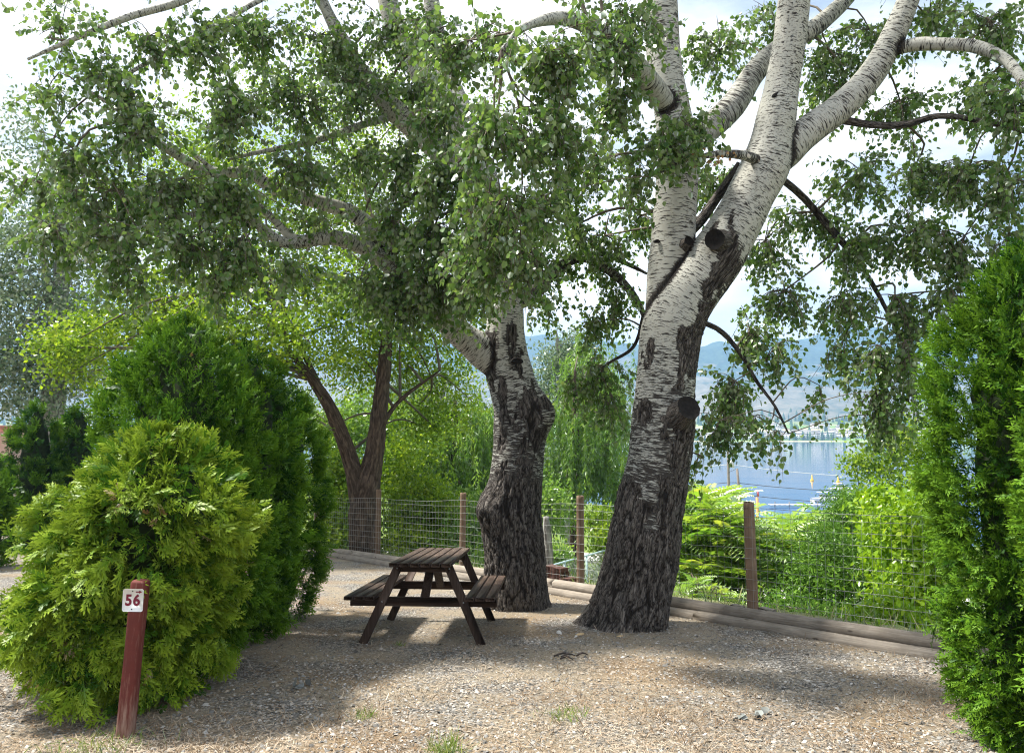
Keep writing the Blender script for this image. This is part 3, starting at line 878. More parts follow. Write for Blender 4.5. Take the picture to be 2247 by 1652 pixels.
specs1 = [
    dict(name='trunk', seg=160, step=0.07, fine=8, flare=True, pts=[(1136, 1365, 76, D1), (1134, 1310, 68, D1), (1128, 1210, 65, D1), (1124, 1120, 63, D1), (1131, 1050, 58, D1), (1140, 950, 56, D1), (1136, 890, 54, D1), (1120, 830, 51, D1), (1108, 770, 49, D1), (1109, 700, 42, D1), (1109, 630, 37, D1), (1104, 560, 35, D1 - .1), (1085, 480, 34, D1 - .2), (1050, 400, 34, D1 - .3), (990, 345, 32, D1 - .4), (935, 300, 30, D1 - .5), (880, 255, 26, D1 - .6), (830, 205, 22, D1 - .7), (770, 120, 17, D1 - .8), (700, -20, 12, D1 - .9), (640, -250, 5, D1 - 1)]),
    dict(name='stem', seg=56, step=0.03, pts=[(1085, 480, 28, D1 - .1), (1060, 380, 30, D1 + .1), (1010, 270, 30, D1 + .2), (945, 185, 29, D1 + .2), (890, 110, 26, D1 + .2), (860, 40, 24, D1 + .2), (840, -100, 20, D1 + .2), (820, -400, 7, D1)]),
    dict(name='stem', seg=48, step=0.03, pts=[(1040, 330, 20, D1 + .2), (1010, 230, 22, D1 + .5), (975, 150, 21, D1 + .7), (955, 60, 19, D1 + .8), (945, -60, 17, D1 + .8), (960, -300, 6, D1 + .8)]),
    dict(name='limb', seg=56, step=0.03, pts=[(1105, 820, 30, D1 - .02), (1060, 770, 38, D1 - .08), (1015, 735, 31, D1 - .2), (965, 690, 26, D1 - .3), (915, 640, 23, D1 - .45), (865, 590, 21, D1 - .6), (805, 545, 19, D1 - .8), (740, 522, 17, D1 - 1.0), (690, 525, 15, D1 - 1.2), (620, 530, 12, D1 - 1.4), (540, 480, 9, D1 - 1.7), (420, 470, 6, D1 - 2.0), (300, 500, 3, D1 - 2.2)]),
    dict(name='limb', seg=40, step=0.03, pts=[(880, 605, 14, D1 - .55), (830, 520, 17, D1 - .7), (780, 470, 17, D1 - .8), (705, 445, 16, D1 - 1.0), (600, 412, 14, D1 - 1.3), (550, 380, 13, D1 - 1.4), (460, 375, 11, D1 - 1.6), (390, 340, 10, D1 - 1.8), (330, 300, 9, D1 - 2.0), (260, 240, 6, D1 - 2.1), (180, 190, 3, D1 - 2.2)]),
    dict(name='limb', seg=20, step=0.04, pts=[(690, 525, 11, D1 - 1.2), (640, 520, 10, D1 - 1.3), (590, 470, 8, D1 - 1.5), (500, 400, 6, D1 - 1.8), (430, 340, 4, D1 - 2)]),
    dict(name='limb', seg=20, step=0.04, pts=[(860, 255, 9, D1 - .6), (790, 275, 8, D1 - .9), (720, 300, 8, D1 - 1.1), (640, 320, 7, D1 - 1.3), (560, 335, 5, D1 - 1.5), (500, 350, 3, D1 - 1.6)]),
    dict(name='limb', seg=24, step=0.04, pts=[(850, -40, 14, D1 + .1), (640, -100, 12, D1 - .8), (480, -60, 10, D1 - 1.4), (410, -2, 8, D1 - 1.8), (280, 38, 8, D1 - 2.1), (140, 95, 5, D1 - 2.3), (60, 130, 3, D1 - 2.4)]),
    dict(name='limb', seg=20, step=0.04, pts=[(770, 120, 7, D1 - .8), (660, -40, 6, D1 - 1.1), (570, 0, 6, D1 - 1.4), (480, 52, 6, D1 - 1.7), (340, 128, 5, D1 - 2), (215, 198, 3, D1 - 2.1)]),
    dict(name='limb', seg=32, step=0.03, dark=0.5, pts=[(1125, 670, 14, D1 + .05), (1165, 648, 17, D1 + .1), (1200, 608, 16, D1 + .15), (1240, 575, 13, D1 + .2), (1290, 566, 11, D1 + .2), (1345, 600, 10, D1 + .25), (1385, 640, 8, D1 + .3), (1412, 690, 6, D1 + .3), (1425, 760, 3, D1 + .35)]),
    dict(name='limb', seg=16, step=0.04, dark=0.5, pts=[(1250, 570, 7, D1 + .2), (1320, 556, 7, D1 + .3), (1380, 580, 5, D1 + .4), (1420, 600, 3, D1 + .4)]),
    dict(name='limb', seg=16, step=0.04, dark=0.5, pts=[(1195, 615, 8, D1 + .15), (1180, 580, 7, D1 + .3), (1160, 530, 5, D1 + .5), (1170, 460, 3, D1 + .6)]),
    dict(name='limb', seg=10, step=0.05, dark=0.9, pts=[(1412, 690, 4, D1 + .3), (1390, 760, 4, D1 + .35), (1330, 800, 3, D1 + .4), (1280, 850, 2, D1 + .4)]),
]
sk1 = build_wood(pop1, specs1, M['bark'], age_t1, bulges=[(PK(1196, 905, D1 - .1), .26, .17), (PK(1062, 1120, D1 - .28), .24, .15), (PK(1135, 790, D1 - .4), .10, .03)])
bark_eye(pop1, 1134, 790, D1, 14, .395)
crown1 = MB(); twig1 = MB()
c1 = [(60, 30, 32, 30, 8, 12, .1), (45, 95, 26, 26, 8, 9, .1), (110, 75, 42, 38, 8, 22, .2), (75, 150, 40, 34, 8, 22, .2), (150, 125, 46, 38, 8, 28, .2), (200, 45, 44, 40, 8.4, 22, .2), (255, 40, 44, 38, 8.8, 24, .2), (150, 35, 36, 28, 8.2, 14, .2),
      (320, 35, 46, 36, 9, 28, .2), (385, 25, 44, 34, 9.2, 26, .2), (435, 30, 38, 34, 8.6, 24, .2), (230, 115, 46, 40, 8.2, 30, .2), (300, 100, 44, 40, 8.7, 28, .2), (360, 90, 40, 36, 9, 26, .2), (410, 85, 34, 30, 9.6, 18, .2), (440, 110, 36, 36, 8.6, 24, .3),
      (110, 190, 46, 32, 8, 28, .3), (175, 180, 46, 36, 8, 30, .3), (235, 185, 42, 32, 8.2, 28, .3), (295, 165, 42, 36, 8.6, 24, .2), (50, 225, 36, 30, 8.2, 16, .3), (120, 240, 44, 26, 8, 22, .4), (185, 240, 42, 28, 8, 24, .4), (245, 240, 34, 24, 8.2, 18, .4),
      (35, 180, 30, 26, 8.4, 12, .2), (350, 160, 40, 34, 9.2, 22, .2), (400, 165, 34, 32, 9, 20, .3), (450, 170, 36, 36, 8.4, 26, .4), (390, 220, 40, 32, 9, 28, .3), (435, 225, 38, 32, 8.6, 28, .4), (470, 215, 30, 36, 8, 22, .5), (330, 225, 34, 14, 9, 8, .2),
      (400, 270, 40, 26, 9, 28, .4), (440, 270, 38, 28, 8.8, 26, .4), (360, 280, 34, 18, 9.2, 16, .4), (470, 270, 28, 26, 8.6, 18, .5), (430, 305, 36, 14, 9.2, 14, .5), (480, 290, 22, 18, 9.2, 10, .4), (390, 305, 26, 10, 9.2, 8, .5), (290, 265, 34, 20, 8.6, 10, .3), (215, 275, 40, 16, 8.2, 10, .4), (130, 280, 40, 12, 8.1, 8, .4),
      (480, 180, 30, 34, 9.4, 18, .3), (530, 225, 34, 26, 10.4, 16, .3), (555, 260, 30, 20, 10.4, 12, .4), (590, 255, 30, 18, 10.5, 14, .3), (615, 290, 22, 22, 10.5, 14, .4), (520, 265, 20, 14, 10.6, 8, .3), (605, 320, 22, 18, 10.5, 12, .5), (600, 365, 32, 20, 10.5, 16, .7), (610, 395, 28, 18, 10.5, 12, .9), (575, 375, 22, 20, 10.6, 9, .8), (545, 300, 20, 12, 10.6, 7, .5),
      (300, -40, 60, 36, 9, 16, .1), (420, -50, 60, 40, 9.4, 18, .1), (180, -40, 50, 30, 8.2, 12, .1), (360, -130, 80, 50, 9.2, 18, .1), (460, -140, 70, 50, 9.2, 18, .1), (260, -120, 60, 40, 8.8, 14, .1), (400, -260, 90, 60, 9.2, 18, .1)]
grow_crown([c[:5] + (int(c[5] * 3.0), c[6]) for c in c1], sk1, crown1, twig1, 0.066, 14, 22)
part('crown', crown1, M['poplar_leaf'], pop1, kind='stuff')
part('twigs', twig1, M['twig'], pop1, kind='stuff')

# ------------------------------------------------------------------ thujas
def spray_tpl(nside, sub, droop=0.18, jit=0.0, sd=0):
    """flat fern-like spray: axis with paired branchlets, each a slim kite"""
    V, Fq, tip = [], [], []
    jr = random.Random(sd)
    J = lambda a: jr.uniform(-a, a) * jit
    def kite(a, b, w):
        a = np.array(a, float); b = np.array(b, float)
        d = b - a; n = np.array([-d[1], d[0]]) / max(1e-6, np.linalg.norm(d)) * w
        m = a + d * 0.45
        k = len(V)
        for p in (a, m + n, b, m - n):
            z = -droop * p[0] ** 2 - 0.25 * abs(p[1]) ** 1.5
            V.append((p[0], p[1], z)); tip.append(float(np.clip(p[0] * 0.6 + np.hypot(*(p - np.array([p[0], 0]))) * 1.3, 0, 1)))
        Fq.append([k, k + 1, k + 2, k + 3])
    kite((0, 0), (1.0, J(.08)), 0.035)
    for i in range(nside):
        t = 0.12 + 0.78 * i / max(1, nside - 1)
        L0 = 0.46 * (1 - 0.70 * t) * (0.65 + 0.35 * min(1, t * 5)) + 0.07
        for s in (-1, 1):
            L = L0 * (1 + J(.5))
            tt = min(.97, t + (0.05 if s > 0 else -0.03) + J(.05))
            ang = math.radians(42 - 8 * t + J(16)) * s
            e = (tt + math.cos(ang) * L, math.sin(ang) * L)
            kite((tt, 0), e, 0.036 if sub else 0.05)
            for q in range(sub):
                f = 0.35 + 0.35 * q
                b = (tt + math.cos(ang) * L * f, math.sin(ang) * L * f)
                for s2 in ((1,) if sub == 1 else (-1, 1)):
                    a2 = ang + s2 * math.radians(38 + J(15)) * (-1 if s < 0 else 1)
                    l2 = L * 0.42 * (1 - 0.4 * q)
                    kite(b, (b[0] + math.cos(a2) * l2, b[1] + math.sin(a2) * l2), 0.03)
    return np.array(V), np.array(Fq), np.array(tip)
SPR_FINE = spray_tpl(6, 2)
SPR_MID = [spray_tpl(6, 1, .18, 1.0, k) for k in range(5)]
SPR_LOW = [spray_tpl(5, 0, .18, 1.0, 20 + k) for k in range(4)]
SPR_CMP = [spray_tpl(5, 1, .14, 1.0, 40 + k) for k in range(4)]

def thuja(label, x, y, prof, n, tpl, mat, size, upright, lump=0.16, seed=0, shift=None, group=None, only=None, dead=0, name='thuja_shrub', clus=0.055, depth_var=0.05, per_cl=13, inner=1300):
    """prof: (height, radius) pairs; shift: (height, dx) pairs"""
    global rng
    r = np.random.default_rng(seed)
    zb = gz(x, y)
    root = thing(name, label, 'shrub', (x, y, zb), group)
    H = np.array([p[0] for p in prof]); R = np.array([p[1] for p in prof])
    def centre(h):
        dx = np.interp(h, [s[0] for s in shift], [s[1] for s in shift]) if shift else 0 * h
        return dx
    def radius(h, th):
        rr = np.interp(h, H, R)
        q = np.stack([np.cos(th) * 1.6, np.sin(th) * 1.6, h * 1.9 + seed * 3.7], -1)
        q2 = q * 2.6 + 5
        return rr * (1 + lump * 1.6 * pn(q)) + lump * 0.35 * pn(q2)
    # filler core added against see-through, with gap shade put into its dark colour
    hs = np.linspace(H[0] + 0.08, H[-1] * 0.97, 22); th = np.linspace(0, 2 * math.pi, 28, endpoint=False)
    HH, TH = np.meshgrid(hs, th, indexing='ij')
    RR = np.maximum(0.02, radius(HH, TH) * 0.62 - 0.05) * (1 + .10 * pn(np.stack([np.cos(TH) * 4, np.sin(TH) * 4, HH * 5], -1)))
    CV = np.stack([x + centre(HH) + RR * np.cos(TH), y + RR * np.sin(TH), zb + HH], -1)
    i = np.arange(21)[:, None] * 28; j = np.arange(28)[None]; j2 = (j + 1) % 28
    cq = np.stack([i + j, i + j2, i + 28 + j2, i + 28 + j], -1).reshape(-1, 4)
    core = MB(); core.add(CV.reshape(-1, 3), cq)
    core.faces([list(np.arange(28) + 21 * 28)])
    part('filler_core', core, M['thuja_core'], root, smooth=True)
    tr = MB()
    for k in range(3):
        a = k * 2.1 + seed
        tube_mb(tr, [(x + .05 * math.cos(a), y + .05 * math.sin(a), zb - .1), (x + .09 * math.cos(a), y + .09 * math.sin(a), zb + .3), (x + centre(np.array(.8)) + .16 * math.cos(a), y + .16 * math.sin(a), zb + .8)], [.05, .042, .03], 8, .1)
    part('stem', tr, M['elm_bark'], root, smooth=True)
    # sprays on the lumpy surface, denser towards the outside
    area = np.interp(np.linspace(0, H[-1], 200), H, R) + 0.12
    cdf = np.cumsum(area) / area.sum()
    nc = max(40, n // per_cl)
    hc = np.interp(r.random(nc), cdf, np.linspace(0, H[-1], 200))
    tc = r.random(nc) * 2 * math.pi
    hide = (np.sin(tc) > 0.45) & (r.random(nc) < 0.75)      # thinner at the back, against the next shrub
    hc, tc = hc[~hide], tc[~hide]; nc = len(hc)
    gi = r.integers(0, nc, n)
    rc = np.interp(hc, H, R)[gi] + 0.1
    h = np.clip(hc[gi] + r.normal(0, clus, n), 0, H[-1])
    t = tc[gi] + r.normal(0, clus, n) / rc
    dcl = r.normal(0, depth_var, nc)[gi]
    dep = 1 - np.abs(r.normal(0, 0.07, n))
    rad = np.maximum(0.02, radius(h, t) * dep + dcl)
    eps = 0.05
    slope = (radius(h + eps, t) - radius(h - eps, t)) / (2 * eps)
    out = nrm(np.stack([np.cos(t), np.sin(t), np.clip(-slope, -0.8, 3)], -1))
    pos = np.stack([x + centre(h) + rad * np.cos(t), y + rad * np.sin(t), zb + h], -1)
    up = np.interp(h / H[-1], [0, 0.35, 1], [upright[0], upright[1], upright[2]])
    ax = nrm(out * 0.8 + np.array([0, 0, 1.0]) * up[:, None] + r.normal(size=(n, 3)) * 0.34)
    tang = np.stack([-np.sin(t), np.cos(t), 0 * t], -1)
    nn = nrm(out * r.uniform(0.2, 1.0, n)[:, None] + np.array([0, 0, 0.6]) + tang * r.normal(0, 0.9, n)[:, None])
    sz = size * r.uniform(0.6, 1.25, n) * np.where(r.random(n) < .05, 1.45, 1.0)
    pos = pos - ax * (sz * 0.55)[:, None]
    gzv = ground_z(pos[:, 0], pos[:, 1])
    keep = pos[:, 2] + ax[:, 2] * sz > gzv + 0.02
    keep &= pos[:, 2] > gzv + 0.02
    if only is not None: keep &= only(pos)
    pos, ax, nn, sz = pos[keep], ax[keep], nn[keep], sz[keep]
    tone = np.clip(0.45 + 0.9 * pn(pos * 2.2 + seed) + r.normal(0, 0.2, len(pos)), 0, 1)
    mb = MB()
    var = r.integers(0, len(tpl), len(pos))
    for vi, tp_ in enumerate(tpl):
        k = var == vi
        scatter(mb, tp_[0], tp_[1], pos[k], ax[k], nn[k], sz[k], rnd=tone[k], tip=tp_[2])
    # deeper sprays between the clumps, gap shade put into their darker tone
    ni = inner
    hi_ = np.interp(r.random(ni), cdf, np.linspace(0, H[-1], 200)); ti_ = r.random(ni) * 2 * math.pi
    kk = np.sin(ti_) < 0.45
    hi_, ti_ = hi_[kk], ti_[kk]; ni = len(hi_)
    ri_ = np.maximum(.02, radius(hi_, ti_) * r.uniform(.76, .9, ni) - .03)
    pi_ = np.stack([x + centre(hi_) + ri_ * np.cos(ti_), y + ri_ * np.sin(ti_), zb + hi_ + .03], -1)
    oi_ = np.stack([np.cos(ti_), np.sin(ti_), 0 * ti_], -1)
    ai_ = nrm(oi_ + r.normal(size=(ni, 3)) * .6 + np.array([0, 0, .25]))
    ti_ok = np.ones(ni, bool) if only is None else only(pi_)
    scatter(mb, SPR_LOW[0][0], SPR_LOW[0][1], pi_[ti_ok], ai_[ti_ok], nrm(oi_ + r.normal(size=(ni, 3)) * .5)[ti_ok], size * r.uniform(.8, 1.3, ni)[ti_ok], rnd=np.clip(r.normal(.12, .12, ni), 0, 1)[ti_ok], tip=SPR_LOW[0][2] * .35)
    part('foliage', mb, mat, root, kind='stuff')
    if dead:
        k = r.choice(len(pos), 9 * dead * 4)
        k = k[(pos[k, 1] < y - 0.15)]
        cc = pos[r.choice(k, dead)]
        sel = np.concatenate([np.argsort(np.linalg.norm(pos - c, axis=1))[:10] for c in cc])
        db = MB()
        scatter(db, tpl[0][0], tpl[0][1], pos[sel] + np.array([0, -0.05, 0.0]) + r.normal(size=(len(sel), 3)) * .02, nrm(ax[sel] + r.normal(size=(len(sel), 3)) * .5), nn[sel], sz[sel] * .45, rnd=r.random(len(sel)))
        part('dead_sprays', db, M['dead_spray'], root, kind='stuff')
    return root

thuja('low spreading yellow-green thuja with drooping sprays behind the number post', -2.80, 5.88,
      [(0.0, .36), (.25, .60), (.5, .70), (.9, .66), (1.25, .68), (1.55, .60), (1.75, .46), (1.92, .26), (2.02, .05)], 5000, SPR_MID, M['thuja_yellow'], .155, (-.45, -.2, .35),
      lump=.32, seed=1, clus=.07, depth_var=.10, per_cl=17, only=lambda p: ~((p[:, 1] < 5.2) & (np.abs(p[:, 0] + 2.50) < .13) & (p[:, 2] < .64)), shift=[(0, 0.05), (.3, -.22), (.6, -.25), (1.2, -.02), (1.6, .10), (2, .12)], dead=9)
thuja('tallest rounded green thuja directly behind the yellow-green one', -3.0, 6.95,
      [(0, .5), (.5, .66), (1.4, .72), (2.0, .70), (2.4, .60), (2.75, .44), (3.0, .24), (3.12, .03)], 8500, SPR_LOW, M['thuja_green'], .11, (.1, .35, .9), lump=.26, seed=2, depth_var=.05, per_cl=11, dead=2)
thuja('dark green thuja in the middle of the hedge row', -2.92, 8.15,
      [(0, .45), (.5, .64), (1.4, .70), (2.0, .68), (2.5, .58), (2.85, .40), (3.05, .04)], 4600, SPR_LOW, M['thuja_green'], .13, (.1, .35, .9), lump=.22, seed=3, per_cl=9)
thuja('last dark green thuja of the row beside the picnic table', -2.92, 9.35,
      [(0, .42), (.5, .60), (1.4, .66), (2.0, .62), (2.4, .52), (2.7, .34), (2.88, .04)], 4600, SPR_LOW, M['thuja_green'], .13, (.1, .35, .9), lump=.22, seed=4, per_cl=9)
# the hedge that closes the picture on the right
thuja('tall bright green columnar thuja at the end of the log edging', 3.32, 4.85,
      [(0, .46), (.6, .54), (1.5, .58), (2.2, .56), (2.6, .44), (2.9, .26), (3.1, .04)], 8200, SPR_CMP, M['thuja_green'], .11, (0, .3, .8), inner=3800, lump=.20, seed=5, clus=.06, depth_var=.045, per_cl=7, only=lambda p: (p[:, 0] < 3.72) & (p[:, 1] < 5.15))
thuja('columnar thuja cut off by the picture edge, nearest of all', 3.22, 3.85,
      [(0, .46), (.6, .52), (1.5, .54), (2.2, .5), (2.5, .36), (2.75, .05)], 4200, SPR_CMP, M['thuja_green'], .11, (0, .3, .8), inner=2200, per_cl=7, lump=.18, seed=6, clus=.045, depth_var=.03, only=lambda p: p[:, 0] < 3.3)
# hedge of the neighbouring pitch
for (px, py, d, hw, seed, lab) in ((38, 405, 18.5, .66, 7, 'distant pointed thuja between the adobe house and another thuja'), (80, 407, 19.2, .72, 8, 'distant thuja with a brown dead patch half hidden by the yellow-green shrub'), (-14, 455, 15.0, .62, 9, 'thuja at the picture edge in front of the adobe house')):
    c = P(px, py, d); h = c[2] - gz(c[0], d)
    thuja(lab, c[0], d, [(0, hw * .6), (h * .2, hw * .9), (h * .5, hw), (h * .75, hw * .8), (h * .9, hw * .45), (h, .05)], 1500, SPR_LOW, M['thuja_green'], .26, (.2, .5, 1.0), lump=.2, seed=seed, group='thujas of the far hedge', inner=400, dead=1 if seed == 8 else 0)

# ------------------------------------------------------------------ picnic table
TY, TX = 8.5, -0.875
tz = gz(TX, TY)
slope = -0.066
yaw = math.radians(-3.0)
table = thing('picnic_table', 'dark brown wooden picnic table with two attached benches', 'table', (TX, TY, tz), rz=yaw)
table.rotation_euler = (math.atan(slope), 0, yaw)
def tbl(name, c, half, mat, ax=None, bev=.004):
    mb = MB(); box_mb(mb, (0, 0, 0), half, ax, bev)
    o = link(name, mb.mesh(name), mat, table, c)
    return o
TL = .90
for k in range(6):
    jit = random.uniform(-.008, .008)
    tbl('tabletop_plank', (-.262 + k * .1048, jit, .80), (.0465, TL, .019), M['table'], bev=.005)
for s in (-1, 1):
    for k in range(3):
        jit = random.uniform(-.01, .01)
        tbl('bench_plank', (s * (.705 - k * .1035), jit, .475), (.046, TL, .019), M['table'], bev=.005)
for e in (-1, 1):
    yy = e * .62
    tbl('top_crossbeam', (0, yy, .742), (.285, .019, .038), M['table_x'])
    tbl('bench_crossbeam', (0, yy + e * .0, .408), (.755, .019, .046), M['table_x'])
    for s in (-1, 1):
        # splayed legs, outside the crossbeams
        top = np.array([s * .255, yy + e * .0395, .778]); bot = np.array([s * .605, yy + e * .0395, -.012])
        d = nrm(bot - top); L = np.linalg.norm(bot - top) / 2
        side = np.cross(d, [0, 1, 0])
        mb = MB(); box_mb(mb, (0, 0, 0), (.046, .019, L), np.array([side, [0, 1, 0], d]), .004)
        V = np.concatenate(mb.v)
        mid = (top + bot) / 2
        # trim the ends level
        W = V + mid
        W[:, 2] = np.clip(W[:, 2], -.012, .779)
        mb.v = [W - mid]
        link('leg', mb.mesh('leg'), M['table_z'], table, mid)
        for hz in (.745, .41):
            px_ = top[0] + (bot[0] - top[0]) * (top[2] - hz) / (top[2] - bot[2])
            bm_ = MB(); tube_mb(bm_, [(0, 0, 0), (0, e * .006, 0)], [.009, .008], 8, .01)
            link('bolt', bm_.mesh('bolt'), M['wire'], table, (px_, yy + e * .0585, hz))
    a = np.array([0.0, yy - e * .04, .40]); b = np.array([0.0, e * .10, .775])
    d = nrm(b - a); L = np.linalg.norm(b - a) / 2
    mb = MB(); box_mb(mb, (0, 0, 0), (.045, .019, L), np.array([[1, 0, 0], np.cross(d, [1, 0, 0]), d]), .004)
    link('brace', mb.mesh('brace'), M['table_z'], table, (a + b) / 2)
tbl('top_batten', (0, 0, .760), (.285, .045, .019), M['table_x'])

# ------------------------------------------------------------------ number post
def red_mat():
    m, nt = new_mat('red_paint'); n = NT(nt)
    co = n.obj_co()
    z = n('ShaderNodeSeparateXYZ', {0: co}).outputs[2]
    g = n.noise(n.mapping(co, (60, 60, 5)), 1.0, 5, 0.65)
    worn = n.math('ADD', g, n('ShaderNodeMapRange', {0: z, 1: 0.05, 2: 0.45, 3: 0.16, 4: -0.06}).outputs[0])
    paint = n.mix(n.noise(co, 18, 4), (0.085, 0.018, 0.014), (0.14, 0.032, 0.024))
    wood = n.mix(g, (0.20, 0.12, 0.09), (0.42, 0.30, 0.24))
    n.out(n.princ(n.mix(n.ramp(worn, [(0.50, 0.0), (0.82, 0.85)]), paint, wood), 0.75, n.bump(g, 0.4, 0.004), 0.25))
    return m
M['red'] = red_mat()
M['sign_white'] = plain('sign_white', (0.74, 0.74, 0.72), 0.4, var=0.05, scale=20)
M['sign_red'] = plain('sign_red', (0.16, 0.012, 0.03), 0.5, var=0.1)
pd = 5.02
pb = P(125.5, 727, pd); pb[2] = gz(pb[0], pd)
ptop = P(139.5, 580, pd)
Lp = np.linalg.norm(ptop - pb)
npost = thing('number_post', 'leaning red wooden post with a white 56 sign in front of the thuja', 'post', pb)
npost.rotation_euler = (math.radians(-1.0), math.atan2(ptop[0] - pb[0], ptop[2] - pb[2]), 0)
pm = MB()
seg = 20
th = np.linspace(0, 2 * math.pi, seg, endpoint=False)
sq = np.sign(np.cos(th)) * np.abs(np.cos(th)) ** .55, np.sign(np.sin(th)) * np.abs(np.sin(th)) ** .55
rings = []
zs = np.concatenate([[-.15], np.linspace(0, Lp - .012, 14), [Lp]])
for z in zs:
    w = .050 * (1 if z < Lp - .005 else .86)
    w2 = w * (1 + .03 * math.sin(z * 9))
    rings.append(np.stack([sq[0] * w2, sq[1] * w2, np.full(seg, z)], -1))
V = np.concatenate(rings)
qq = [[k * seg + j, k * seg + (j + 1) % seg, (k + 1) * seg + (j + 1) % seg, (k + 1) * seg + j] for k in range(len(zs) - 1) for j in range(seg)]
pm.add(V, qq); pm.faces([list(np.arange(seg) + (len(zs) - 1) * seg)])
link('post', pm.mesh('post', smooth=False), M['red'], npost)
# plate, local frame: x right, z up, front towards -y
pz = Lp - .118; hw, hh, rc = .0665, .0715, .013
def rrect(hw, hh, rc, n=6):
    pts = []
    for cx, cz, a0 in ((hw - rc, hh - rc, 0), (-hw + rc, hh - rc, 90), (-hw + rc, -hh + rc, 180), (hw - rc, -hh + rc, 270)):
        for i in range(n + 1):
            a = math.radians(a0 + 90 * i / n)
            pts.append((cx + rc * math.cos(a), cz + rc * math.sin(a)))
    return np.array(pts)
rp = rrect(hw, hh, rc)
m_ = len(rp)
sm = MB()
Vf = np.concatenate([np.stack([rp[:, 0], np.full(m_, y), rp[:, 1]], -1) for y in (-.0015, .0015)])
sm.add(Vf, [[j, (j + 1) % m_, m_ + (j + 1) % m_, m_ + j] for j in range(m_)])
sm.faces([list(range(m_))]); sm.faces([list(range(m_, 2 * m_))[::-1]])
plate = link('sign_plate', sm.mesh('sign_plate'), M['sign_white'], npost, (-.012, -.055, pz))
plate.rotation_euler = (0, math.radians(-2.5), 0)
def text_mesh(s, size, weight):
    cu = bpy.data.curves.new('numeral_curve', 'FONT')
    cu.body = s; cu.size = size; cu.align_x = 'CENTER'; cu.align_y = 'CENTER'
    cu.offset = weight; cu.extrude = .0006; cu.resolution_u = 6
    to = bpy.data.objects.new('numeral_tmp', cu)
    COL.objects.link(to)
    bpy.context.view_layer.update()
    dg = bpy.context.evaluated_depsgraph_get()
    me = bpy.data.meshes.new_from_object(to.evaluated_get(dg))
    bpy.data.objects.remove(to); bpy.data.curves.remove(cu)
    return me
for ch, dx in (('5', -.0245), ('6', .0265)):
    me = text_mesh(ch, .096, .0034)
    o = link('numeral', me, M['sign_red'], plate, (dx - .002, -.0026, -.002))
    o.rotation_euler = (math.pi / 2, 0, 0)
    o.scale = (.92, 1, 1)
am = MB()
ar = np.array([(-.020, .0035), (.002, .0035), (.002, .010), (.020, 0), (.002, -.010), (.002, -.0035), (-.020, -.0035)])
Va = np.concatenate([np.stack([ar[:, 0], np.full(7, y), ar[:, 1]], -1) for y in (-.0006, .0006)])
am.add(Va, [[j, (j + 1) % 7, 7 + (j + 1) % 7, 7 + j] for j in range(7)])
am.faces([[0, 1, 5, 6]]); am.faces([[1, 2, 3], [3, 4, 5]]); am.faces([[1, 3, 5]])
link('arrow', am.mesh('arrow'), M['sign_red'], plate, (.037, -.0026, .053))
for zz in (.058, -.056):
    s_ = MB(); tube_mb(s_, [(0, 0, 0), (0, -.002, 0)], [.0042, .0036], 10, .01)
    link('screw', s_.mesh('screw'), M['cut'], plate, (-.004, -.0015, zz))

# ------------------------------------------------------------------ wire fence and log edging
fdir = nrm(np.array([1, -1.25, 0.0])); fn = np.array([1.25, 1, 0]) / FS
def fpt(x): return np.array([x, 12.53 - 1.25 * x, 0.0])
fence = thing('wire_fence', 'welded wire mesh fence on brown round posts along the terrace edge', 'fence', (fpt(1.0)[0], fpt(1.0)[1], gz(*fpt(1.0)[:2])))
FO = np.array(fence.location)
post_x = [-10.32, -8.44, -6.56, -4.68, -2.80, -.88, 1.0, 2.81, 4.69]
post_h = [1.45, 1.45, 1.45, 1.45, 1.46, 1.42, 1.40, 1.36, 1.36]
tops = []
for k, (x, h) in enumerate(zip(post_x, post_h)):
    p = fpt(x); z = gz(p[0], p[1])
    rr = .058 if x < 2.5 else .066
    mb = MB()
    lean = np.array([random.uniform(-.02, .02), random.uniform(-.02, .02), 0])
    c, r = resample([(0, 0, -.25), (0, 0, 0), tuple(lean * .5 + np.array([0, 0, h * .5])), tuple(lean + np.array([0, 0, h - .01])), tuple(lean + np.array([0, 0, h]))], [rr, rr, rr * .97, rr * .95, rr * .86], .12)
    V, Dn, q, s, th_ = tube_data(c, r, 18)
    V = V + Dn * (.006 * pn(V * np.array([9, 9, 1.2]) + k * 7))[..., None]
    mb.add(V.reshape(-1, 3), q); mb.faces([list(np.arange(18) + (len(c) - 1) * 18)])
    link('post', mb.mesh('post', smooth=True), M['post'], fence, tuple(np.array([p[0], p[1], z]) - FO))
    tops.append(np.array([p[0], p[1], z]))
off = -fn * .068            # the mesh is stapled to the near side of the posts
hts = [.04, .15, .27, .39, .51, .63, .75, .87, .99, 1.11, 1.23, 1.33]
for hi, h in enumerate(hts):
    pts = []
    for k in range(len(tops) - 1):
        a, b = tops[k], tops[k + 1]
        for t in np.linspace(0, 1, 4, endpoint=False):
            sag = -.025 * math.sin(math.pi * t) * (1.6 if hi == len(hts) - 1 else .6)
            pts.append(a + (b - a) * t + off + np.array([0, 0, h + sag + random.uniform(-.006, .006)]))
    pts.append(tops[-1] + off + np.array([0, 0, h]))
    mb = MB(); tube_mb(mb, pts, [.0021 if hi < len(hts) - 1 else .0026] * len(pts), 4, .5)
    part('strand', mb, M['wire'], fence)
stay = MB()
